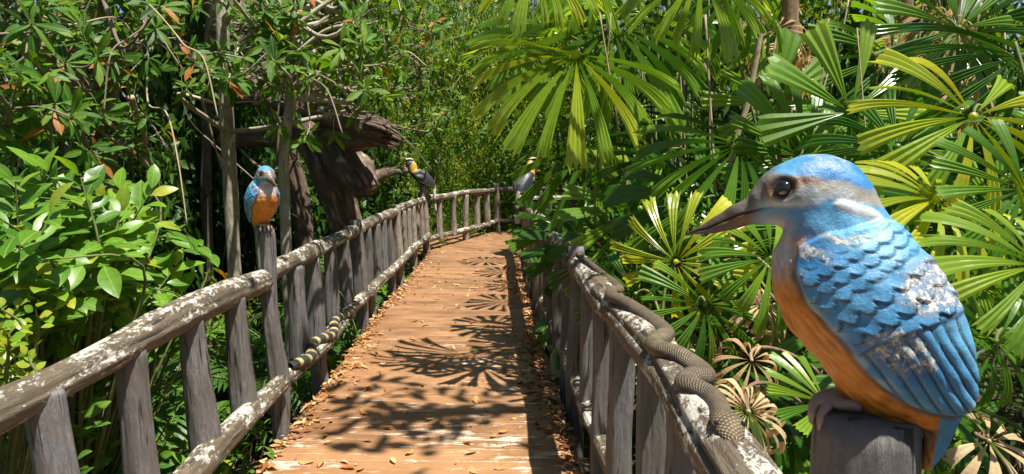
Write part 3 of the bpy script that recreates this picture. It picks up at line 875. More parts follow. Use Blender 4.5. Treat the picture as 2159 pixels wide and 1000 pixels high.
# head: a flattened wedge continuing the body
hd = nrm(pth[-1] - pth[-8]); hp0 = pth[-1] - hd * .008
hd = nrm(hd * .4 + np.array((.02, -.8, -.10)))
hpth = np.array([hp0 + hd * q for q in np.linspace(0, .105, 30)])
hpth[:, 2] += np.interp(np.linspace(0, 1, 30), [0, .3, 1], [0, .008, -.004])
hr = np.interp(np.linspace(0, 1, 30), [0, .2, .45, .75, .93, 1], [.022, .029, .034, .026, .017, .004])
mb, _ = snake_mesh(hpth, hr, lambda s, th, V: lerp(np.ones((len(s), len(th), 1)) * np.array((.15, .115, .07)), (np.sin(th)[None, :] < .15) * np.ones((len(s), 1)) * .8, (.16, .06, .035)), .68)
mb.build('head', M['snake'], sn, origin=pth[0])
sdv = nrm(np.cross(hd, (0, 0, 1.0)))
for sg in (-1, 1):
    e = meshobj('eye', sphere_mesh('eye', .0062, M['eye'], 14), sn)
    e.location = hpth[17] + sg * sdv * .026 + np.array((0, 0, .012)) - pth[0]
# banded snake on the left lower rail
def left_low(y, a):
    return np.array((LX(y) + .095 + .052 * math.sin(a), y, .295 + .062 * math.cos(a)))
cb = [(3.62, -.1), (3.75, .5), (3.9, .9), (4.02, .3), (4.12, -.1), (4.27, .5), (4.42, 1.0), (4.55, .7), (4.68, .0), (4.85, .2), (5.05, .7), (5.25, .5), (5.4, .1)]
pth = spline([left_low(y, a) for y, a in cb], 220)
rad = np.interp(np.linspace(0, 1, 220), [0, .1, .8, 1], [.03, .034, .031, .010])
def bandc(s, th, V):
    C = np.ones((len(s), len(th), 1)) * np.array((.03, .034, .036))
    k = (sst(.62, .68, (s / .115) % 1) * sst(1.0, .94, (s / .115) % 1))[:, None] * np.ones(len(th))
    return lerp(C, k, (.52, .44, .20))
sn = empty('snake_statue', pth[0], 'black snake statue with yellow bands on the lower rail of the left railing', 'snake statue')
mb, _ = snake_mesh(pth, rad, bandc); mb.build('body', M['snake'], sn, origin=pth[0])
# green snake coiling round the feet of the right balusters
cg = [(4.35, .40, .10), (4.45, .30, .05), (4.57, .285, .13), (4.72, .36, .19), (4.92, .37, .10), (5.05, .29, .06), (5.18, .272, .15), (5.33, .33, .2), (5.5, .34, .1), (5.62, .27, .07), (5.74, .265, .15), (5.9, .31, .2), (6.1, .31, .12), (6.3, .25, .08)]
pth = spline([(x + .02, y, z) for (y, x, z) in cg], 220)
rad = np.interp(np.linspace(0, 1, 220), [0, .06, .8, 1], [.02, .036, .032, .012])
sn = empty('snake_statue', pth[0], 'pale green snake statue coiled round the feet of the right railing balusters', 'snake statue')
mb, _ = snake_mesh(pth, rad, lambda s, th, V: lerp(np.ones((len(s), len(th), 1)) * np.array((.20, .27, .11)), (np.sin(th)[None, :] < -.2) * np.ones((len(s), 1)) * .7, (.45, .45, .34)))
mb.build('body', M['snake'], sn, origin=pth[0])
# ------------------------------------------------------------------ leaves
def leaf_tmpl(wd, ny=6, fold=.25, droop=.25, wave=.0, peak=.45, seed=0):
    """a leaf one unit long along +Y, its upper side +Z, three or five points across"""
    V, Q = [], []
    t = np.linspace(0, 1, ny)
    prof = np.sin(math.pi * t ** (math.log(.5) / math.log(peak))) ** .85
    prof[0] = .06; prof[-1] = .02
    g = np.random.default_rng(seed)
    for k in range(ny):
        a = droop * t[k] ** 1.3
        y = np.trapz(np.cos(droop * np.linspace(0, t[k], 20) ** 1.3), np.linspace(0, t[k], 20)) if t[k] > 0 else 0
        z = -np.trapz(np.sin(droop * np.linspace(0, t[k], 20) ** 1.3), np.linspace(0, t[k], 20)) if t[k] > 0 else 0
        for u in (-1, 0, 1):
            hw = wd / 2 * prof[k]
            V.append((u * hw, y, z + abs(u) * hw * fold + wave * math.sin(t[k] * 9 + u * 1.7) * hw))
    for k in range(ny - 1):
        for u in range(2):
            a = k * 3 + u
            Q.append((a, a + 1, a + 4, a + 3))
    return np.array(V), np.array(Q)
def scatter(mb, tm, pos, d, up, sc, tint, wsc=None):
    V, Q = tm
    pos = np.asarray(pos); n = len(pos)
    y = nrm(d); z = up - (up * y).sum(1, keepdims=True) * y; z = nrm(z); x = np.cross(y, z)
    Vs = V[None] * np.asarray(sc).reshape(-1, 1, 1)
    W = pos[:, None] + Vs[..., :1] * x[:, None] + Vs[..., 1:2] * y[:, None] + Vs[..., 2:] * z[:, None]
    QQ = Q[None] + (np.arange(n) * len(V))[:, None, None]
    mb.add(W.reshape(-1, 3), QQ.reshape(-1, 4), tint=np.repeat(np.broadcast_to(tint, (n,)), len(V)), tc=np.tile(np.stack([V[:, 0], V[:, 1], V[:, 1] * 0], 1), (n, 1)) + np.repeat(np.stack([np.zeros(n), np.zeros(n), np.arange(n) * .37 % 50], 1), len(V), 0))
def rvec(g, n): return nrm(g.normal(size=(n, 3)))
T_BROAD = leaf_tmpl(.46, 8, .22, .5, .05, .48)
T_LANCE = leaf_tmpl(.27, 6, .2, .4, .03, .62)
T_SMALL = leaf_tmpl(.34, 4, .25, .3, 0, .5)
T_ROUND = leaf_tmpl(.8, 6, .12, .3, .03, .5)
T_CARD = leaf_tmpl(.45, 3, .2, .3, 0, .5)

# ---- broad leaved shrub by the near left railing
def twig_shrub(name, label, cat, base, tips, m, tm, lsz, nl, g, tilt=(.25, -.35, 1.0), spread=1.0, tint=(.45, .22), twl=(.3, .5), group=None):
    r = empty(name, base, label, cat, group)
    lf, sm = MB(), MB()
    base = np.asarray(base, float)
    for q, tp in enumerate(tips):
        tp = np.asarray(tp, float)
        out = tp - base; out[2] *= .3
        hd = nrm(nrm(out) * .6 + g.normal(size=3) * .35 + np.array((0, -.25, .25)))
        tl = g.uniform(*twl)
        st = tp - hd * tl
        mid = base * .35 + st * .65; mid[2] = base[2] * .3 + st[2] * .7 - .05
        pth = spline([base + g.normal(size=3) * .06, mid, st, tp], 16)
        tube(sm, pth, np.linspace(.012, .0025, 16), 5, False, seed=q)
        f = np.linspace(.28, 1, nl); pos = st + (tp - st) * f[:, None]
        side = nrm(np.cross(hd, np.array(tilt))); sg = np.where(np.arange(nl) % 2 == 0, 1, -1)[:, None]
        dd = nrm(side * sg * spread * np.linspace(1.1, .35, nl)[:, None] + hd * np.linspace(.45, 1, nl)[:, None] + g.normal(size=(nl, 3)) * .16 + np.array((0, 0, -.18)))
        up = nrm(np.array(tilt) + g.normal(size=(nl, 3)) * .28)
        sc = lsz * g.uniform(.65, 1.15, nl) * np.linspace(1, .8, nl)
        scatter(lf, tm, pos + dd * .012, dd, up, sc, np.clip(g.normal(tint[0], tint[1] * .5, nl) + g.normal(0, tint[1] * .6) + .12 * (f > .9), 0, 1))
    lf.build('foliage', m, r, origin=base); sm.build('stem', M['stem'], r, origin=base)
    return r
g = np.random.default_rng(21)
tips = []
while len(tips) < 88:
    px, py = g.uniform(-60, 500), g.uniform(330, 700)
    top = np.interp(px, [-60, 60, 200, 270, 330, 420, 500], [380, 350, 370, 330, 390, 430, 490])
    if py < top or py > np.interp(px, [-60, 500], [740, 560]): continue
    Y = g.uniform(2.1, 3.3); p = P(px, py, Y)
    if p[0] > LX(Y) - .22: continue
    tips.append(p)
twig_shrub('broad_leaf_shrub', 'bright green broad leaved shrub pressing against the near left railing', 'shrub', (-2.1, 2.9, -.6), tips, M['broad'], T_BROAD, .165, 10, g, tilt=(.25, -.55, 1.0), tint=(.5, .3))
tips = []
while len(tips) < 60:
    px, py = g.uniform(-160, 420), g.uniform(640, 1010)
    Y = g.uniform(2.4, 3.6); p = P(px, py, Y)
    if p[0] > LX(Y) - .25 or p[2] < -.6: continue
    tips.append(p)
twig_shrub('undergrowth_shrub', 'low shaded leafy shrub behind the nearest balusters of the left railing', 'shrub', (-2.3, 3.1, -.62), tips, M['broad'], T_BROAD, .12, 8, g, tint=(.3, .2))
tips = [P(px, py, Y) for px, py, Y in zip(g.uniform(-10, 75, 26), g.uniform(640, 830, 26), g.uniform(1.9, 2.2, 26))]
twig_shrub('climbing_vine', 'pale vine with small round leaves at the left edge above the rail', 'vine', (-1.95, 2.2, -.6), tips, M['broad'], T_ROUND, .045, 6, g, tint=(.85, .15), twl=(.12, .25))

# ---- trees with whorls of narrow leaves, upper left
def rosettes(mb, tips, dirs, g, lsz, tm=T_LANCE, nl=(7, 11), tint=(.5, .25)):
    for tp, hd in zip(tips, dirs):
        n = int(g.integers(*nl)); hd = nrm(hd)
        a = nrm(np.cross(hd, (0.3, .2, 1.0))); b = np.cross(hd, a)
        ph = np.linspace(0, 6.28, n, endpoint=False) + g.uniform(0, 6) + g.normal(size=n) * .25
        dd = nrm(np.cos(ph)[:, None] * a + np.sin(ph)[:, None] * b + hd * g.uniform(.1, .9, n)[:, None] + np.array((0, 0, -.25)))
        up = nrm(hd + np.array((.2, -.2, .9)) + g.normal(size=(n, 3)) * .3)
        tn = np.clip(g.normal(tint[0], tint[1], n), 0, .92)
        k = g.random(n) < .035; tn[k] = g.uniform(.95, 1, k.sum())
        scatter(mb, tm, np.repeat(tp[None], n, 0) - hd * g.uniform(0, .05, n)[:, None], dd, up, lsz * g.uniform(.6, 1.15, n), tn)
def branch_tree(name, label, trunk_pts, trunk_r, tips, g, lsz=.13, m='lance', bark='trunk', cat='tree', group=None, tint=(.5, .25), extra=5):
    tp = spline(trunk_pts, 40); base = tp[0]
    r = empty(name, base, label, cat, group)
    tr, cr = MB(), MB()
    tube(tr, tp, np.interp(np.linspace(0, 1, 40), [0, 1], trunk_r), 12, True, .08, int(g.integers(1000)), 12)
    for q, t in enumerate(tips):
        d = np.linalg.norm(tp - t, axis=1) + np.maximum(0, tp[:, 2] - t[2] + .15) * 1.6
        a = tp[int(np.clip(np.argmin(d) + g.integers(-2, 3), 0, 39))]
        mid = (a + t) / 2 + g.normal(size=3) * .12 * np.linalg.norm(t - a); mid2 = a * .25 + t * .75 + g.normal(size=3) * .08 * np.linalg.norm(t - a)
        pth = spline([a, mid, mid2, t], 18)
        tube(tr, pth, np.linspace(min(.022, trunk_r[1] * .7), .004, 18), 5, False, seed=q)
        ts, ds = [t], [pth[-1] - pth[-4]]
        for e in range(extra):
            k = int(g.integers(6, 16)); hd = nrm(nrm(pth[k] - pth[k - 2]) + g.normal(size=3) * .8 + np.array((0, 0, .35)))
            ln = g.uniform(.12, .32); e_ = pth[k] + hd * ln
            tube(tr, spline([pth[k], pth[k] + hd * ln * .5 + g.normal(size=3) * .03, e_], 6), np.linspace(.006, .003, 6), 4, False, seed=q)
            ts.append(e_); ds.append(hd)
        rosettes(cr, np.array(ts), np.array(ds), g, lsz, tint=tint)
    tr.build('trunk', M[bark], r, origin=base); cr.build('crown', M[m], r, origin=base)
    return r
def tips_in(g, n, x0, x1, y0, y1, d0, d1, ok=None):
    o = []
    while len(o) < n:
        px, py, Y = g.uniform(x0, x1), g.uniform(y0, y1), g.uniform(d0, d1)
        if ok is None or ok(px, py): o.append(P(px, py, Y))
    return o
g = np.random.default_rng(5)
branch_tree('whorled_leaf_tree', 'slim pale trunked tree left of the small kingfisher statue', [P(497, 640, 5.4) * (1, 1, 0) + (0, 0, -.62), P(487, 420, 5.4), P(478, 250, 5.4), P(470, 80, 5.4), P(463, -120, 5.4), P(470, -420, 5.4)], (.056, .045),
            tips_in(g, 10, 330, 600, -60, 150, 3.9, 5.6), g, .14, bark='palebark')
branch_tree('whorled_leaf_tree', 'slim grey trunked tree right behind the small kingfisher statue, leafy branches reaching right', [P(606, 600, 4.9) * (1, 1, 0) + (0, 0, -.62), P(602, 470, 4.9), P(598, 340, 4.9), P(612, 200, 4.9), P(612, 60, 4.9), P(622, -200, 4.9)], (.042, .03),
            tips_in(g, 26, 600, 870, -50, 250, 4.2, 6.2, lambda x, y: y < np.interp(x, [600, 740, 870], [110, 240, 200])), g, .15, tint=(.62, .2), bark='palebark')
branch_tree('whorled_leaf_tree', 'dark thick trunked tree towards the upper left corner behind the bright shrub', [P(240, 700, 4.6) * (1, 1, 0) + (0, 0, -.62), P(222, 330, 4.6), P(228, 180, 4.6), P(226, 60, 4.6), P(205, -200, 4.6)], (.075, .055),
            tips_in(g, 17, 90, 400, -60, 290, 3.2, 5.0), g, .14, tint=(.42, .25))
branch_tree('whorled_leaf_tree', 'leaning tree at the far upper left with glossy long leaves hanging near the frame edge', [P(190, 700, 4.0) * (1, 1, 0) + (0, 0, -.62), P(180, 300, 4.0), P(150, 120, 4.0), P(115, -60, 3.9), P(60, -300, 3.9)], (.07, .05),
            tips_in(g, 18, -80, 190, -60, 330, 2.6, 4.2), g, .14, tint=(.45, .25))
branch_tree('whorled_leaf_tree', 'leafy tree over the fallen log with whorled branches reaching towards the walk', [(-4.2, 9.0, -.62), (-4.0, 8.8, 2.0), (-3.6, 8.4, 4.0), (-3.2, 8.0, 6.0)], (.08, .06),
            tips_in(g, 16, 640, 930, -40, 130, 6.0, 8.0), g, .16, tint=(.55, .22))
branch_tree('whorled_leaf_tree', 'tree with small leafy sprays hanging between the fallen log and the sunlit bushes', [(-3.1, 11.8, -.62), (-2.9, 11.6, 2.0), (-2.7, 11.3, 4.0), (-2.6, 11, 6.2)], (.07, .05),
            tips_in(g, 24, 740, 1010, -30, 260, 9, 12.5), g, .16, tint=(.6, .22))

# ---- fallen tree
fl = empty('fallen_tree', P(640, 470, 7.6) * (1, 1, 0) + (0, 0, -.6), 'big dark fallen tree with broken limbs and a lit splintered stump behind the left railing', 'fallen tree')
fo = np.array(fl.location)
def logpart(nm, pts, rads, seed, rough=.12, sides=40, n=120, end=None):
    mb = MB()
    if end is not None:
        e0, ed, nsp, rmax, lmax, gs = *end, np.random.default_rng(seed + 40)
        for k in range(nsp):
            o_ = gs.normal(size=3); o_ -= ed * (o_ @ ed); o_ = nrm(o_) * gs.uniform(.02, rmax); L = gs.uniform(.2, 1) * lmax
            tube(mb, [e0 + o_ - ed * .12, e0 + o_ * 1.02 + ed * L * .5, e0 + o_ + ed * L], [.034, .025, .005], 6, True, .2, k)
    pth = spline(pts, n)
    tube(mb, pth, np.interp(np.linspace(0, 1, n), np.linspace(0, 1, len(rads)), rads), sides, True, rough, seed, 13)
    return mb.build(nm, M['log'], fl, origin=fo)
logpart('limb', [P(330, 70, 8.6), P(430, 140, 8.2), P(520, 195, 7.8), P(620, 212, 7.4), P(720, 245, 7.0), P(812, 280, 6.7)], [.10, .14, .15, .15, .15, .115], 3, .2, end=(P(800, 277, 6.75), nrm(P(812, 280, 6.7) - P(720, 245, 7.0)), 34, .125, .26))
logpart('trunk', [P(600, 200, 7.9), P(648, 275, 7.7), P(690, 360, 7.6), P(722, 440, 7.6), P(750, 560, 7.6), P(765, 640, 7.6) * (1, 1, 0) + (0, 0, -.7)], [.13, .17, .18, .18, .21, .26], 4, .14)
logpart('trunk', [P(470, -60, 9.4), P(520, 90, 9.0), P(570, 190, 8.6), P(600, 290, 8.4), P(635, 430, 8.3), P(650, 620, 8.3)], [.32, .3, .22, .13, .11, .13], 14, .10)
logpart('limb', [P(470, 295, 8.0), P(540, 290, 7.8), P(620, 292, 7.7), P(690, 300, 7.6)], [.09, .11, .12, .12], 5)
logpart('limb', [P(700, 280, 7.2), P(745, 300, 7.0), P(790, 292, 6.9)], [.12, .13, .1], 8, .2)
logpart('stump', [P(680, 270, 7.5), P(718, 318, 7.35), P(750, 365, 7.2), P(772, 405, 7.1)], [.12, .17, .17, .11], 6, .28, end=(P(762, 388, 7.12), nrm(P(775, 412, 7.08) - P(735, 340, 7.28)), 30, .16, .17))
logpart('limb', [P(785, 375, 7.6), P(825, 362, 9.8), P(875, 356, 11.7)], [.07, .06, .05], 7)

# ---- bare stems and lianas
g = np.random.default_rng(77)
stems = [((330, 60), (440, 260), 4.9, .010), ((160, -20), (290, 260), 4.6, .03), ((290, 250), (330, 380), 4.4, .022), ((585, 120), (690, 190), 4.6, .008), ((0, 20), (250, 40), 3.2, .008), ((350, 310), (240, 150), 4.8, .012), ((480, 330), (640, 470), 6.2, .008), ((600, 520), (720, 620), 5.4, .006), ((700, 180), (860, 110), 6.0, .012), ((640, 230), (860, 300), 6.0, .010)]
for _ in range(16):
    a = (g.uniform(-40, 400), g.uniform(-40, 250)); stems.append((a, (a[0] + g.uniform(-180, 180), min(a[1] + g.uniform(60, 330), 330)), g.uniform(3.2, 6.5), g.uniform(.003, .006)))
for k, (a, b, Y, r_) in enumerate(stems):
    p0, p1 = P(*a, Y), P(*b, Y + g.uniform(-.5, .5))
    L = np.linalg.norm(p1 - p0); wv = g.normal(size=(2, 3)) * .055 * L
    mb = MB(); tube(mb, spline([p0 - (p1 - p0) * .3, p0, p0 * .66 + p1 * .34 + wv[0], p0 * .33 + p1 * .67 + wv[1], p1, p1 + (p1 - p0) * .25 - np.array((0, 0, .2))], 40), np.linspace(r_, r_ * .6, 40), 7, True, .15, k, 10)
    tag(mb.build('liana', M['pale'] if k in (1, 2) or k % 4 == 0 else M['trunk'], origin=p0), 'thin bare woody stem crossing the shady tangle at upper left', 'stem', 'bare stems in the tangle').location = p0

# ---- leafy bushes (shared meshes)
def bush_mesh(seed, m, nclump=150, nleaf=34, lsz=.085, tm=T_SMALL, tint=(.5, .25), dead=.02):
    g = np.random.default_rng(seed); lf = MB()
    c = rvec(g, nclump) * (g.uniform(.25, 1, (nclump, 1)) ** .5) * np.array((1, 1, 1))
    c[:, 2] = c[:, 2] * .95 + 1.0
    c *= (1 + .18 * Wob(seed, 3)(c))[:, None]
    for q in c:
        n = nleaf; o = nrm(q - np.array((0, 0, .8)))
        hd = nrm(o + g.normal(size=3) * .4 + np.array((0, 0, .4)))
        pos = q + hd * g.uniform(-.22, .14, (n, 1)) + g.normal(size=(n, 3)) * .055
        dd = nrm(hd * .5 + g.normal(size=(n, 3)) * .75 + np.array((0, 0, -.12))); up = nrm(np.array((.15, -.2, .8)) + g.normal(size=(n, 3)) * .5)
        tn = np.clip(g.normal(tint[0], tint[1] * .5, n) + g.normal(0, tint[1] * .7), 0, .93); k = g.random(n) < dead; tn[k] = g.uniform(.95, 1, k.sum())
        scatter(lf, tm, pos, dd, up, lsz * g.uniform(.6, 1.25, n), tn)
    st = MB()
    for k in range(12):
        e = c[int(g.integers(len(c)))]
        tube(st, spline([g.normal(size=3) * .05, e * .5 + g.normal(size=3) * .1, e], 14), np.linspace(.03, .006, 14), 5, False, .1, k)
    return lf.build('foliage', m, link=False), st.build('stem', M['trunk'], link=False)
BM = [bush_mesh(s, M['small'], lsz=.10, tint=(.6, .3)) for s in (1, 2, 3)]
BT = [bush_mesh(s, M['small'], 240, 44, .08, tint=(.6, .3), dead=.03) for s in (8, 9)]
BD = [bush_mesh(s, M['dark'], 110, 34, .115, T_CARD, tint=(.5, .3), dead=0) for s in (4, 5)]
g = np.random.default_rng(55)
def bush(name, label, cat, group, meshes, loc, sc, rz):
    r = empty(name, loc, label, cat, group, rz); r.scale = sc
    a, b = meshes; meshobj('foliage', a, r); meshobj('stem', b, r)
    return r
for (x, y, s, h) in [(-2.6, 13.3, .8, .9), (-1.9, 14.9, 1.0, 1.3), (-.9, 16.2, .9, 1.0), (.1, 16.6, 1.0, 1.35), (1.2, 16.4, .9, 1.1), (-3.4, 14.4, 1.1, 1.5), (2.3, 16.2, 1.1, 1.4), (-1.4, 17.5, 1.2, 1.9), (.8, 18, 1.2, 1.9), (-2.7, 17, 1.3, 2.1), (-.3, 15.6, .5, .55), (-1.75, 12.9, .45, .5), (-1.2, 14.3, .5, .6)]:
    bush('leafy_shrub', 'sunlit small leaved green shrub behind the far railing', 'shrub', 'sunlit shrubs behind the far railing', BM[int(g.integers(3))], (x, y, -.6), (s, s, h), g.uniform(0, 6))
for (x, y, s, h) in [(-4.6, 18.5, 1.7, 2.9), (-2.9, 20, 1.6, 3.1), (-1.3, 20.5, 1.6, 3.0), (.2, 21, 1.4, 2.75), (1.6, 20.6, 1.6, 3.0), (3.2, 19.8, 1.8, 3.2), (5.0, 18.5, 1.9, 3.2), (-6.5, 17, 1.9, 3.1), (-.4, 23, 1.8, 3.5), (1.2, 23.5, 1.7, 3.3), (-2, 23, 1.9, 3.6), (-3.4, 24, 2.0, 3.9), (.4, 25, 2.0, 3.9), (-1.2, 26, 2.2, 4.2), (2.4, 24.5, 2.2, 4.0)]:
    bush('background_tree', 'tall sunlit tree with fine leaves rising behind the far shrubs', 'tree', 'tall trees closing the view beyond the bend', BT[int(g.integers(2))], (x, y, -.6), (s, s, h), g.uniform(0, 6))
for _ in range(34):
    x, y = g.uniform(-11, -2.6), g.uniform(6.6, 13.5)
    if x > -2.0 - .12 * (y - 6) or (abs(x + 2.6) < 1.3 and y < 8.6) or (-4.4 < x < -2.2 and y < 8.2): continue
    s = g.uniform(.9, 1.3)
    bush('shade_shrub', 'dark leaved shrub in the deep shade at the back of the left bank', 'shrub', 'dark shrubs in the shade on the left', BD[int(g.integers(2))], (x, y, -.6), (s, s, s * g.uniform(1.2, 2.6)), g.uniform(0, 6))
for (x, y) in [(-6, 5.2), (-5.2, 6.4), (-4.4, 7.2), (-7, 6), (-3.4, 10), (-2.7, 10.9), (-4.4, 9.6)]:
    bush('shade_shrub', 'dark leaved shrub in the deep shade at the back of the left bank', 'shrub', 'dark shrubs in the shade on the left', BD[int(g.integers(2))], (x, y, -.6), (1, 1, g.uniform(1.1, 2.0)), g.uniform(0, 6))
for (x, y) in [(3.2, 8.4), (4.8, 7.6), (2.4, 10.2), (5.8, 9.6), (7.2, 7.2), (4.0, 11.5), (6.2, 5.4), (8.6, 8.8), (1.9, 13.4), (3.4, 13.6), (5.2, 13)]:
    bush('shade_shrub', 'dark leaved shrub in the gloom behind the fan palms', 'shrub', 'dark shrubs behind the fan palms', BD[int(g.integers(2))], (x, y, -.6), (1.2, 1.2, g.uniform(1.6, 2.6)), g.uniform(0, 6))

for (x, y) in [(6.5, 13.5), (9, 11.5), (11, 8.5), (8.5, 15.5), (5.2, 16.5), (11.5, 12.5), (9.5, 6.5)]:
    bush('background_tree', 'tall green tree standing in the forest behind the fan palms', 'tree', 'forest trees behind the fan palms', BT[int(g.integers(2))], (x, y, -.6), (1.9, 1.9, 3.0), g.uniform(0, 6))
# ---- far wood all round: one mass
fw_ = MB(); g = np.random.default_rng(99)
n = 26000
th = g.uniform(0, 2 * math.pi, n); rr = g.uniform(25, 33, n); zz = g.uniform(-.6, 1, n) ** 1 * 0 + g.uniform(0, 1, n) ** .8 * (9 + 2 * np.sin(th * 7) + 1.2 * np.sin(th * 17 + 1)) - .5
pos = np.stack([rr * np.cos(th), 4 + rr * np.sin(th), zz], 1)
scatter(fw_, T_CARD, pos, rvec(g, n), nrm(np.array((0, -.2, .7)) + g.normal(size=(n, 3)) * .5), g.uniform(.4, .9, n), np.clip(g.normal(.45, .25, n), 0, .93))
tag(fw_.build('distant_wood', M['small']), 'far wood of mixed green foliage closing the view', 'wood', kind='stuff')
# trunks inside the far wood so it is not only leaves; part of the same mass
# ---- unseen canopy trees, added above the frame to shade the left bank
def canopy(x, y, z, rx, ry, rz, n, seed, trunk=True, lean=(0, 0), lsz=.28):
    g = np.random.default_rng(seed)
    r = empty('unseen_shade_tree', (x + lean[0], y + lean[1], -.6), 'unseen tall tree added above the frame to shade the left bank', 'tree', 'unseen trees added to shade the left bank')
    lf, tr = MB(), MB(); o = np.array(r.location)
    nc = n // 45
    c = rvec(g, nc) * g.uniform(.2, 1, (nc, 1)) ** .45 * np.array((rx, ry, rz)) + np.array((x, y, z))
    for q in c:
        k = 45; pos = q + g.normal(size=(k, 3)) * .3
        scatter(lf, T_CARD, pos, nrm(g.normal(size=(k, 3)) + np.array((0, 0, -.2))), nrm(np.array((.2, 0, .9)) + g.normal(size=(k, 3)) * .45), lsz * g.uniform(.6, 1.2, k), np.clip(g.normal(.5, .25, k), 0, .93))
    tube(tr, spline([o, o + (.1, .1, 2.5), (o + np.array((x, y, z))) / 2 + (.0, .1, .8), (x, y, z)], 40), np.linspace(.15, .06, 40), 12, True, .1, seed, 6)
    for q in c[::3]: tube(tr, spline([(x, y, z - rz * .8), (np.array((x, y, z)) + q) / 2 - (0, 0, .2), q], 10), np.linspace(.045, .01, 10), 5, False, .1, seed)
    lf.build('crown', M['small'], r, origin=o); tr.build('trunk', M['trunk'], r, origin=o)
    return r
for k, (x, y, z, rx, ry, rz, n, ln) in enumerate([(-3.6, 6.0, 7.0, 1.9, 1.8, 1.2, 700, (-1.6, 1.2)), (-5.0, 5.0, 7.2, 2.2, 2.2, 1.2, 1250, (-1.5, 1.0)), (-3.2, 9.4, 7.4, 1.8, 1.6, 1.2, 700, (-2.4, 1.0)), (-4.6, 9.6, 7.6, 2.4, 2.2, 1.3, 1900, (-1.4, 1.6)), (-7.6, 8.5, 7.4, 2.6, 3.0, 1.3, 2600, (-.5, .5)), (-5.2, 12.4, 8.0, 2.2, 1.6, 1.3, 1500, (-1.4, .4))]):
    canopy(x, y, z, rx, ry, rz, n, 500 + k, lean=ln)

for k, (x, y, z, rx, ry, rz, n, ln) in enumerate([(1.5, 13.2, 8.6, 2.4, 1.6, 1.1, 1000, (3.2, 1)), (-1.4, 14.4, 8.8, 2.2, 1.6, 1.1, 900, (-3.4, 1)), (3.6, 15, 8.8, 2.4, 2, 1.1, 900, (2, 1))]):  # unseen crowns added to half shade the shrubs past the bend
    o = canopy(x, y, z, rx, ry, rz, n, 540 + k, lean=ln)
    o['label'] = 'unseen tall tree added above the frame to shade the shrubs past the bend'; o['group'] = 'unseen trees added to shade the bend'
for k, (x, y, z, rx, ry, rz, n, ln) in enumerate([(5.2, 5.6, 8.0, 2.0, 1.8, 1.2, 1500, (1.6, 1.0)), (7.6, 7.4, 8.2, 2.2, 2.2, 1.2, 1700, (1.4, 1.2)), (4.4, 8.6, 8.4, 1.8, 1.6, 1.2, 1300, (2.2, 1.2))]):  # unseen crowns added to darken the ground behind the palms
    o = canopy(x, y, z, rx, ry, rz, n, 580 + k, lean=ln)
    o['label'] = 'unseen tall tree added above the frame to shade the ground behind the fan palms'; o['group'] = 'unseen trees added to shade behind the palms'
for k, (x, y, z, rx, ry, rz, n, ln) in enumerate([(.80, 2.6, 4.9, .6, .6, .35, 180, (4.6, 1.2))]):  # unseen leaf cluster added to throw soft shade on the near boards
    o = canopy(x, y, z, rx, ry, rz, n, 560 + k, lean=ln, lsz=.2)
    o['label'] = 'unseen leaning tree added above the frame to shade the near boards'; del o['group']
# ---- undergrowth
def rosette_plant_mesh(seed, m, nst=7, lsz=.13, tm=T_BROAD, h=.35, tint=(.5, .25)):
    g = np.random.default_rng(seed); lf, st = MB(), MB()
    for k in range(nst):
        a = g.uniform(0, 6.28); e = np.array((math.cos(a) * g.uniform(.05, .3), math.sin(a) * g.uniform(.05, .3), g.uniform(.4, 1) * h))
        tube(st, spline([(0, 0, 0), e * .5 + (0, 0, .06), e], 8), np.linspace(.007, .003, 8), 4, False, seed=k)
        rosettes(lf, e[None], np.array([[e[0], e[1], .4]]), g, lsz, tm, (5, 9), tint)
    return lf.build('foliage', m, link=False), st.build('stem', M['stem'], link=False)
UM = [rosette_plant_mesh(s, M['broad'], 8, .14, T_BROAD, .45, (.4, .2)) for s in (1, 2)] + [rosette_plant_mesh(s, M['lance'], 9, .15, T_LANCE, .5, (.6, .2)) for s in (3, 4)]
g = np.random.default_rng(31)
for _ in range(64):
    y = g.uniform(1.6, 12) if _ < 40 else g.uniform(3.5, 8); x = LX(min(y, 10.9)) - g.uniform(.28, 2.0 if _ < 40 else .9)
    if y > 11: x = g.uniform(-3, -1.6)
    s = g.uniform(.7, 1.3)
    bush('undergrowth_plant', 'low leafy plant growing on the damp ground behind the left railing', 'plant', 'low plants behind the left railing', UM[int(g.integers(4))], (x, y, -.62), (s, s, s * g.uniform(.9, 1.6)), g.uniform(0, 6))
for _ in range(30):
    y = g.uniform(1.0, 8); x = RX(y) + g.uniform(.35, 2.6); s = g.uniform(.6, 1.2)
    bush('undergrowth_plant', 'low leafy plant among the palm stems right of the railing', 'plant', 'low plants among the palm stems', UM[int(g.integers(4))], (x, y, -.62), (s, s, s * g.uniform(.8, 1.4)), g.uniform(0, 6))
for (px, py, Y, s) in [(735, 735, 5.1, .62), (760, 700, 5.7, .5), (715, 790, 4.7, .55), (575, 960, 3.25, .5), (950, 500, 12.2, .9), (1010, 485, 13.6, .8), (590, 770, 4.1, .5)]:
    p = P(px, py, Y); p[0] = min(p[0], np.interp(Y, [3, 11], [-1.34, -1.5]) + (0 if Y < 11 else 1))
    bush('edge_plant', 'small bright plant sprouting beside the boards under the left railings', 'plant', 'small plants at the edge of the boards', UM[2 + int(g.integers(2))], (p[0], p[1], -.4), (s, s, 1.0), g.uniform(0, 6))
gc = MB(); n = 9000
pos = np.stack([g.uniform(-9, 9, n), g.uniform(.6, 16, n), np.full(n, -.6)], 1)
k = (pos[:, 0] < LX(np.minimum(pos[:, 1], 11)) - .1) | (pos[:, 0] > RX(np.minimum(pos[:, 1], 10.6)) + .1); pos = pos[k]; n = len(pos)
pos[:, 2] += g.uniform(0, .14, n)
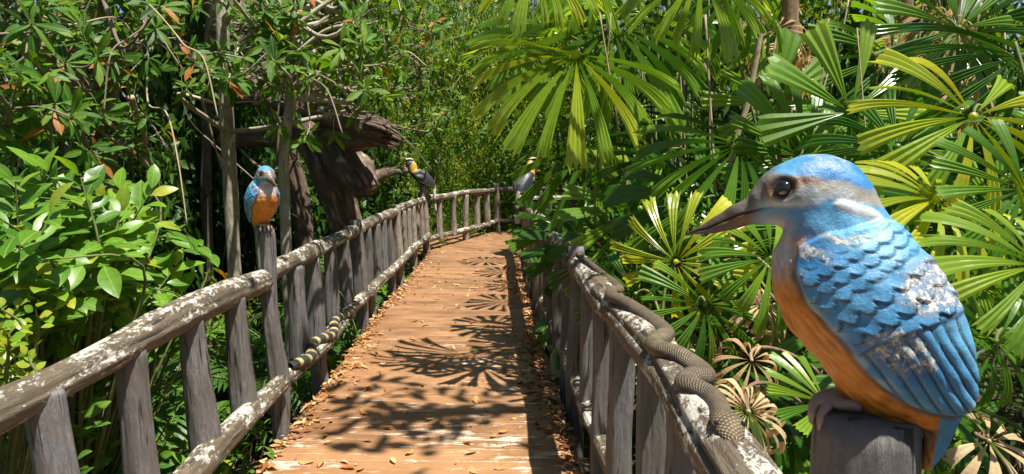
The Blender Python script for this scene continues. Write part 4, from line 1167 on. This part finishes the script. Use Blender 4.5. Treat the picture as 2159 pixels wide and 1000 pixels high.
scatter(gc, T_CARD, pos, nrm(g.normal(size=(n, 3)) * (1, 1, .4)), nrm(np.array((0, 0, 1.0)) + g.normal(size=(n, 3)) * .4), g.uniform(.06, .16, n), np.clip(g.normal(.5, .3, n), 0, 1))
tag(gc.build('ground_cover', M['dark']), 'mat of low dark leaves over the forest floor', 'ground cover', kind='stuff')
# dark ferns
def fern_mesh(seed, nf=9):
    g = np.random.default_rng(seed); lf, st = MB(), MB()
    for k in range(nf):
        a = g.uniform(0, 6.28); L = g.uniform(.7, 1.1); o = np.array((math.cos(a), math.sin(a), 0))
        t = np.linspace(0, 1, 26)[:, None]
        pth = o * L * t + np.array((0, 0, 1.0)) * L * (1.1 * t - .95 * t ** 2)
        tube(st, pth, np.linspace(.006, .002, 26), 4, False, seed=k)
        tg = nrm(np.gradient(pth, axis=0)); sd = nrm(np.cross(tg, (0, 0, 1.0))); up = np.cross(sd, tg)
        for sg in (-1, 1):
            q = slice(4, 26); ln = .26 * np.sin(np.linspace(.5, 3.0, 22)) + .03
            scatter(lf, leaf_tmpl(.12, 4, .1, .5), pth[q], sd[q] * sg + tg[q] * .5, up[q], ln * L, g.uniform(.3, .9))
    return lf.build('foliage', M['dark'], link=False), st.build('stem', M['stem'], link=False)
FM = [fern_mesh(s) for s in (1, 2)]
for (px, Y) in [(560, 5.2), (650, 5.8), (690, 6.2), (600, 6.4), (810, 8.2), (840, 9.0), (770, 8.8), (430, 5.0), (520, 6.0), (860, 9.8), (780, 7.2)]:
    p = P(px, 500, Y)
    bush('fern', 'dark arching fern in the shade behind the left railing', 'fern', 'ferns behind the left railing', FM[int(g.integers(2))], (min(p[0], LX(Y) - .5), Y, -.6), (1, 1, g.uniform(1.0, 1.9)), g.uniform(0, 6))

# ------------------------------------------------------------------ fan palms
def fan_mesh(seed, nseg, spread, droop, m, gap=.82, pl=3, jag=.035, twist=.25, name='blade', base=.07, t0=.5):
    g = np.random.default_rng(seed); mb = MB()
    A = np.linspace(-spread / 2, spread / 2, nseg) + g.normal(size=nseg) * spread / nseg * .12
    na, nr = 2 * pl + 1, 11
    for a in A:
        L = g.uniform(.84, 1.05) * (1 - .10 * abs(a) / math.pi); hw = spread / nseg / 2 * gap * g.uniform(.65, 1.25)
        hw = min(hw, .22); dr = droop * g.uniform(.7, 1.3); tw = g.normal() * twist
        t = np.linspace(0, 1, nr); u = np.linspace(-1, 1, na); r0 = base
        kk = g.uniform(.3, .55); 
        bend = dr * np.clip((t - .12), 0, 1) ** 1.15
        dl = np.gradient(t)
        rho = np.concatenate([[0], np.cumsum(np.cos(bend[:-1]) * np.diff(t))]); zz = -np.concatenate([[0], np.cumsum(np.sin(bend[:-1]) * np.diff(t))])
        tipj = np.where(np.arange(na) % 2 == 0, 0, 1) * jag + g.normal(size=na) * jag * .5
        R, U = np.meshgrid(t, u, indexing='ij')
        le = (L - r0) * (1 - tipj[None, :] * R ** 3) 
        wdt = (r0 * .3 + R * L * .92) * math.tan(hw) * U          # wedge width across
        pleat = np.where(np.arange(na) % 2 == 0, -1, 1) * .011 * (R * .8 + .2)
        rad = r0 + rho[:, None] * le; z = zz[:, None] * le + pleat + wdt * math.sin(tw) * R
        ca, sa = math.sin(a), math.cos(a)
        X = rad * ca + wdt * math.cos(tw) * sa; Yy = rad * sa - wdt * math.cos(tw) * ca
        i, j = np.meshgrid(np.arange(nr - 1), np.arange(na - 1), indexing='ij')
        Q = np.stack([i * na + j, (i + 1) * na + j, (i + 1) * na + j + 1, i * na + j + 1], -1).reshape(-1, 4)
        ti = np.clip(t0 + g.normal() * .07 + .05 * np.where(np.arange(na) % 2 == 0, -1, 1)[None, :] + .12 * np.clip(R - .93, 0, 1) / .07 * (g.random() < .5), 0, 1) * np.ones_like(R)
        mb.add(np.stack([X, Yy, z], -1), Q, tint=ti.ravel())
    mb.add(sphere_pts(.035), SPH_Q, tint=.6)
    return mb.build(name, m, smooth=False, link=False)
_th = np.linspace(0, math.pi, 6); _ph = np.linspace(0, 2 * math.pi, 8, endpoint=False)
SPH_Q = grid_faces(6, 8)
def sphere_pts(r): return (np.stack([np.sin(_th)[:, None] * np.cos(_ph), np.sin(_th)[:, None] * np.sin(_ph), np.cos(_th)[:, None] * np.ones(8)], -1) * r).reshape(-1, 3)
# palm material takes a per-leaf offset from the object colour (yellow or dark leaves; hanging fans also brightened in place of sunlight)
pm = M['palm']; pn, pl_ = pm.node_tree.nodes, pm.node_tree.links
oi = pn.new('ShaderNodeObjectInfo'); sx = pn.new('ShaderNodeSeparateColor'); pl_.new(oi.outputs['Color'], sx.inputs[0])
at_ = [x for x in pn if x.type == 'ATTRIBUTE'][0]; rp_ = [x for x in pn if x.type == 'VALTORGB'][0]
pl_.new(math_(pn, pl_, 'ADD', at_.outputs['Fac'], math_(pn, pl_, 'SUBTRACT', sx.outputs[0], 1.0)), rp_.inputs[0])
FAN = {'flat': [fan_mesh(s, 16, 5.6, .5, M['palm'], .68) for s in (1, 2, 3)],
       'mid': [fan_mesh(s, 15, 5.2, .95, M['palm'], .64) for s in (4, 5, 6)],
       'drop': [fan_mesh(s, 13, 3.3, 1.0, M['palm'], .66, 4, .06) for s in (31, 32, 33)],
       'hang': [fan_mesh(s, 18, 4.4, 1.75, M['palm'], .62, 3) for s in (7, 8, 9)],
       'star': [fan_mesh(s, 10, 5.9, .35, M['palm'], .62, 3) for s in (10, 11)],
       'cup': [fan_mesh(s, 9, 3.0, .3, M['palm'], .88, 4) for s in (12, 13)]}
DRY = [fan_mesh(21, 24, 6.2, 2.9, M['dry'], .62, 2, .06, .5, t0=.92), fan_mesh(22, 13, 5.6, 2.4, M['dry'], .5, 2, .1, .8), fan_mesh(23, 10, 4.4, 1.3, M['dry'], .7, 2, .08, .7, t0=.7)]
palms = []
PB = [(1.12, 2.75), (1.55, 3.7), (1.05, 4.9), (2.05, 2.5), (2.5, 4.3), (1.35, 6.3), (3.3, 3.3), (3.4, 5.6), (1.6, 8.2), (2.6, 7.0), (1.15, 9.6), (4.6, 4.6)]
PLAB = ['palm clump right behind the brown snake, hung with pale dead fans', 'palm clump with yellow green fans below the kingfisher beak', 'palm clump in the middle with big hanging fans over the railing', 'palm clump behind the large kingfisher with yellow arching fans',
        'palm clump with an upright star shaped fan above the kingfisher head', 'palm clump reaching dark leaves over the right railing to the boards', 'palm clump at the right frame edge with dark hanging fans', 'shaded palm clump deep behind the kingfisher head',
        'distant palm clump beside the hornbill with the white tail', 'shaded palm clump with brown stems behind the hanging fans', 'far palm clump at the bend with leaves over the far railing', 'palm clump far right in deep shade']
g = np.random.default_rng(2024)
for (x, y), lab in zip(PB, PLAB):
    r = empty('fan_palm', (x, y, -.62), lab, 'palm', 'fan palms right of the walk'); palms.append(r)
    st = MB()
    tops = []
    for k in range(3):
        b = np.array((g.normal() * .14, g.normal() * .14, 0)); h = g.uniform(.5, 1.3)
        e = b + np.array((g.normal() * .15, g.normal() * .15, h)); tops.append(e)
        tube(st, spline([b, (b + e) / 2 + g.normal(size=3) * .05, e], 40), np.linspace(.036, .02, 40) * (1 + .25 * g.random(40)), 10, True, .2, k + 5, 14)
        nh = 40; zf = g.uniform(.1, 1, nh); po = b + (e - b) * zf[:, None]; ph = g.uniform(0, 6.28, nh)
        # loose fibre and old leaf bases
        for q in range(nh):
            o_ = np.array((math.cos(ph[q]), math.sin(ph[q]), 0)) * .05
            tube(st, [po[q] + o_, po[q] + o_ * 1.7 + (0, 0, .12), po[q] + o_ * 2.6 + (0, 0, .16 - g.uniform(0, .25))], [.010, .008, .003], 4, False, seed=q)
    st.build('trunk', M['palmstem'], r)

    r_t = tops
    palms[-1] = (r, np.array((x, y, -.62)), np.array(tops))
def frond(hub, axis, normal, R, kind, off=0.0, which=None, mesh=None, name='frond'):
    hub = np.asarray(hub, float)
    k = int(np.argmin([np.linalg.norm((b - hub)[:2]) for _, b, _ in palms]))
    r, b, tops = palms[k]
    me = mesh if mesh is not None else FAN[kind][int(g.integers(len(FAN[kind]))) if which is None else which]
    o = meshobj(name, me, r)
    y = nrm(axis); z = np.asarray(normal, float); z = nrm(z - (z @ y) * y); x = np.cross(y, z)
    m4 = Matrix(((x[0] * R, y[0] * R, z[0] * R, hub[0] - b[0]), (x[1] * R, y[1] * R, z[1] * R, hub[1] - b[1]), (x[2] * R, y[2] * R, z[2] * R, hub[2] - b[2]), (0, 0, 0, 1)))
    o.matrix_local = m4
    o.color = (1 + off, 1, 1, 1)
    t = tops[int(np.argmin([np.linalg.norm(t + b - hub) for t in tops]))]
    t = t * np.array((1, 1, g.uniform(.55, 1.0)))
    h = hub - b
    pm_ = MB(); c1 = t + np.array((0, 0, 1.0)) * np.linalg.norm(h - t) * .45; c2 = h - (y * .6 - z * .0) * np.linalg.norm(h - t) * .35
    s = np.linspace(0, 1, 22)[:, None]
    pth = t * (1 - s) ** 3 + 3 * c1 * s * (1 - s) ** 2 + 3 * c2 * s ** 2 * (1 - s) + h * s ** 3
    tube(pm_, pth, np.linspace(.010, .006, 22), 6, False, seed=3)
    p_ = pm_.build('petiole', M['stem'] if name == 'frond' else M['palmstem'], None)
    p_.parent = o; p_.matrix_parent_inverse = m4.inverted()
    return o
UP = np.array((0, 0, 1.0)); CAMD = np.array((0, -1.0, 0))
def px_fan(px, py, Y, Rpx, kind, ax, nz, off=0.0, which=None):
    """ax: angle of the leaf axis in the picture plane (deg, 90 up) and its lean to the viewer; nz: how far the face turns up"""
    a, tilt = ax
    axis = np.array((math.cos(R_(a)), -tilt, math.sin(R_(a))))
    frond(P(px, py, Y), axis, np.array((.1, -1.0, nz)), Rpx * Y / F, kind, off, which)
# (hub x, hub y, distance, radius px, kind, axis, upturn, colour offset)
HERO = [
 (1215, 115, 4.2, 275, 'drop', (-112, .75), 1.3, .26, 0), (1290, 50, 4.4, 270, 'drop', (-75, .7), 1.3, .10, 1), (1170, 75, 4.5, 220, 'drop', (-150, .7), 1.3, .12, 2), (1330, 230, 4.6, 210, 'hang', (-70, .3), .9, -.12, 0),
 (1475, -60, 3.6, 210, 'drop', (-95, .7), 1.2, .24, 1), (1130, -80, 4.2, 190, 'drop', (-125, .7), 1.2, .26, 2), (1240, -80, 4.4, 170, 'drop', (-85, .6), 1.2, .16, 0), (1560, -20, 3.8, 180, 'hang', (-60, .4), 1.0, .05, 2), (1370, 30, 4.7, 210, 'drop', (-90, .6), 1.2, -.06, 2),
 (1793, 236, 3.3, 205, 'star', (95, .0), .25, .18, 0), (2052, 246, 2.5, 270, 'mid', (-110, .5), .9, .34, 0), (1975, 420, 2.3, 235, 'mid', (175, .3), 1.1, .42, 1), (1626, 214, 3.9, 150, 'star', (90, .0), .3, .12, 1),
 (1425, 552, 3.0, 175, 'mid', (60, .2), .9, .44, 2), (1487, 642, 2.8, 175, 'mid', (-80, .3), .6, .02, 0), (1625, 545, 2.75, 165, 'mid', (-150, .3), .7, .12, 1), (1560, 305, 3.4, 250, 'drop', (-135, .6), 1.1, .03, 1),
 (1480, 420, 3.5, 220, 'mid', (-150, .3), .6, -.12, 0), (1400, 330, 3.9, 200, 'hang', (-120, .3), .8, -.2, 2), (1225, 480, 5.6, 165, 'cup', (190, .5), 1.4, -.05, 0), (1240, 520, 5.2, 150, 'cup', (200, .5), 1.0, -.2, 1), (1235, 310, 5.4, 200, 'drop', (-95, .6), 1.1, .02, 0),
 (2150, 120, 2.7, 280, 'hang', (-80, .3), .8, -.24, 0), (2190, 560, 2.0, 250, 'mid', (-170, .4), .8, .22, 2), (2160, 400, 2.2, 200, 'flat', (-130, .3), .6, .05, 0), (2100, 720, 2.1, 190, 'mid', (-100, .3), .8, .02, 1), (1880, 120, 4.0, 200, 'mid', (-70, .2), .7, -.08, 0), (1720, 480, 3.1, 190, 'mid', (-120, .2), .7, -.02, 2),
 (1740, 850, 1.75, 150, 'cup', (160, .3), 1.2, .12, 1), (1960, 950, 2.0, 160, 'hang', (-90, .3), .8, .12, 1), (1690, 330, 3.5, 200, 'flat', (120, .1), .5, .02, 1), (1350, 440, 4.2, 190, 'flat', (170, .2), .6, .10, 2), (1300, 540, 4.0, 170, 'mid', (-150, .2), .8, -.15, 0),
 (2020, 60, 3.6, 220, 'flat', (-60, .2), .6, .0, 2), (1880, 330, 3.2, 220, 'mid', (-30, .2), .7, .08, 1), (1340, 620, 3.4, 150, 'mid', (-140, .2), .8, -.1, 1),
]
for h in HERO: px_fan(h[0], h[1], h[2], h[3], h[4], h[5], h[6], h[7], h[8] % len(FAN[h[4]]))
# a leaf poking between the balusters on to the walk
frond(np.array((RX(5.1) + .25, 5.25, .17)), np.array((-1, -.15, .05)), np.array((.0, -.45, 1)), .42, 'cup', .02, 0)
# leaves arching over the walk above the picture: they cast the fan shadows on the boards
for (x, y, z, a) in [(.62, 5.3, 2.75, 190), (.75, 6.3, 2.9, 170), (.85, 4.6, 2.9, 200), (.8, 8.2, 3.2, 185), (.55, 9.2, 3.3, 170), (1.0, 7.2, 3.2, 180)]:
    frond(np.array((x, y, z)), np.array((math.cos(R_(a)), math.sin(R_(a)), -.1)), np.array((.1, 0, 1)), g.uniform(.45, .55), 'flat', .05)
# filler fans through every clump
for q, (r, b, tops) in enumerate(palms):
    cnt = 0; tries = 0
    while cnt < (9 if b[1] < 3.4 else 13) and tries < 200:
        tries += 1
        a = g.uniform(0, 6.28); ds = g.uniform(.15, .85); o_ = np.array((math.cos(a), math.sin(a), 0))
        hub = b + o_ * ds + np.array((0, 0, g.uniform(.5, 2.3 if b[1] < 3.4 else 2.1 if b[0] < 1.6 else 3.2 if b[1] < 5 else 4.2)))
        R = g.uniform(.38, .6)
        if hub[0] < RX(min(max(hub[1], 0), 10.6)) + .45 or (hub[1] > 5.5 and hub[0] < .95) or np.linalg.norm(hub[:2]) < 2.3: continue
        k = ('mid', 'flat', 'hang', 'mid')[int(g.integers(4))]
        frond(hub, o_ + UP * g.uniform(-.5, .5) + CAMD * .3, UP + CAMD * g.uniform(.2, 1.0) + g.normal(size=3) * .2, R, k, float(np.clip(g.normal(-.05, .16), -.3, .4))); cnt += 1
# dead fans
frond(P(1578, 868, 1.95), np.array((.1, -.6, -.6)), np.array((0, -.25, 1)), .23, None, mesh=DRY[0], name='dead_frond')
frond(P(1585, 760, 2.3), np.array((.1, -.6, -.6)), np.array((0, -.5, 1)), .19, None, mesh=DRY[1], name='dead_frond')
frond(P(2085, 930, 2.0), np.array((.8, -.5, -.3)), np.array((0, -.6, 1)), .22, None, mesh=DRY[2], name='dead_frond')
for (px, py, Y, s) in [(1550, 540, 3.2, .26), (1640, 60, 4.2, .4), (1680, 120, 4.4, .4), (2030, 180, 3.8, .35), (1610, 640, 2.9, .25), (2000, 40, 3.9, .35), (1930, 80, 4.3, .4), (1410, 730, 3.2, .3)]:
    frond(P(px, py, Y), np.array((g.normal() * .5, -.6, -.7)), np.array((0, -.4, 1)), s, None, mesh=DRY[int(g.integers(2))], name='dead_frond')
# bare leaning trunks among the palms
for k, (pts, r_, lab) in enumerate([([(1660, 560), (1655, 300), (1665, 80), (1668, -150)], .055, 'brown ringed trunk rising between the hanging fans and the star shaped fan'), ([(1880, 420), (1890, 200), (1905, 60), (1925, -120)], .045, 'brown slim trunk to the right of the star shaped fan'), ([(1920, 330), (1960, 180), (2010, 70), (2040, -40)], .028, 'pale leaning bare trunk above the yellow fan near upper right'), ([(1530, 440), (1580, 200), (1615, 0), (1630, -120)], .014, 'thin pale upright stem just left of the brown ringed trunk')]):
    Y = (4.3, 4.6, 4.4, 3.7)[k]; pp = [P(*p, Y) for p in pts]; bs = pp[0] * (1, 1, 0) + (0, 0, -.62)
    mb = MB(); tube(mb, spline([bs] + pp, 60), np.linspace(r_ * 1.15, r_ * .9, 60), 12, True, .12, 900 + k, 14)
    tag(mb.build('slim_tree', M['palmstem'] if k < 2 else M['pale'], origin=bs), lab, 'tree trunk').location = bs
g = np.random.default_rng(12)
for k in range(22):
    px, Y = g.uniform(1330, 2150), g.uniform(2.9, 5.2); p0 = P(px, g.uniform(500, 900), Y); p0[2] = -.6; p1 = P(px + g.uniform(-140, 140), g.uniform(-60, 150), Y + g.uniform(-.3, .3))
    mb = MB(); r_ = g.uniform(.005, .012); tube(mb, spline([p0, p0 * .5 + p1 * .5 + g.normal(size=3) * .12, p1], 30), np.linspace(r_, r_ * .6, 30), 6, True, .1, k)
    tag(mb.build('dry_reed', M['pale'], origin=p0), 'long thin dry stalk standing among the fan palms', 'stem', 'dry stalks among the palms').location = p0

# ------------------------------------------------------------------ leaf litter
g = np.random.default_rng(8)
LT = []
for k in range(6):
    V, Q = leaf_tmpl(g.uniform(.28, .5), 6, g.uniform(-.5, .9), g.uniform(-1.2, 1.2), .15, g.uniform(.4, .6)); V = V.copy(); V[:, 2] -= V[:, 2].min(); LT.append((V, Q))
def litter_pos(n):
    y = np.concatenate([3 + 8.3 * g.random(n // 2) ** .9, g.uniform(2.6, 8.5, n - n // 2)])
    L, R2 = LX(y) + .10, RX(y) - .10; m = g.random(n)
    e = g.exponential(.07, n) * (1 + .7 * np.sin(y * 1.7)) * np.interp(y, [3, 6, 9], [.45, .9, 1.7])
    x = np.where(m < .34, L + e + .0, np.where(m < .93, R2 - e * 1.2, g.uniform(L, R2)))
    ok = (x > L) & (x < R2)
    return x[ok], y[ok]
lt = MB()
for k in range(6):
    x, y = litter_pos(480); n = len(x)
    edge = np.minimum(x - LX(y), RX(y) - x)
    z = .003 + g.random(n) * .035 * np.exp(-edge / .14)
    a = g.uniform(0, 6.28, n)
    scatter(lt, LT[k], np.stack([x, y, z], 1), np.stack([np.cos(a), np.sin(a), g.normal(size=n) * .12], 1), nrm(np.array((0, 0, 1.0)) + g.normal(size=(n, 3)) * .28), g.uniform(.22, .9, n) ** 1.6 * .095, np.clip(g.normal(.48, .3, n), 0, .88))
# crumbs
n = 5000; x, y = litter_pos(n); n = len(x); a = g.uniform(0, 6.28, n)
scatter(lt, leaf_tmpl(.35, 3, .2, .3), np.stack([x, y, np.full(n, .004)], 1), np.stack([np.cos(a), np.sin(a), g.normal(size=n) * .05], 1), nrm(np.array((0, 0, 1.0)) + g.normal(size=(n, 3)) * .2), g.uniform(.006, .026, n), np.clip(g.normal(.5, .3, n), 0, .9))
tag(lt.build('leaf_litter', M['litter']), 'brown dead leaves heaped along both edges of the boardwalk', 'leaf litter', kind='stuff')
lms = []
for k in range(6):
    mb = MB(); mb.add(LT[k][0], LT[k][1], tint=(.35, .6, .75, .5, .85, .68)[k]); lms.append(mb.build('fallen_leaf', M['litter'], link=False))
for k in range(70):
    y = 3.1 + 7 * g.random() ** 1.4; x = g.uniform(LX(y) + .15, RX(y) - .18)
    o = meshobj('fallen_leaf', lms[k % 6]); o.location = (x, y, .003); o.rotation_euler = (g.normal() * .08, g.normal() * .08, g.uniform(0, 6.28)); s = g.uniform(.05, .1); o.scale = (s, s, s)
    tag(o, 'single dry curled leaf lying loose on the open boards', 'leaf', 'loose dry leaves on the boards')
mb = MB(); mb.add(*leaf_tmpl(.4, 6, .2, .3), tint=.75); p = G(992, 742)
o = tag(mb.build('fallen_leaf', M['broad']), 'single fresh green leaf lying on the middle of the boards', 'leaf'); o.location = p + (0, 0, .012); o.scale = (.085,) * 3; o.rotation_euler = (0, 0, -1.0)
mb = MB(); mb.add(*leaf_tmpl(.5, 6, .2, .3), tint=.97); p = G(970, 603)
o = tag(mb.build('fallen_leaf', M['litter']), 'single yellow leaf lying on the boards farther along the walk', 'leaf'); o.location = p + (0, 0, .012); o.scale = (.12,) * 3; o.rotation_euler = (0, 0, 1.2)
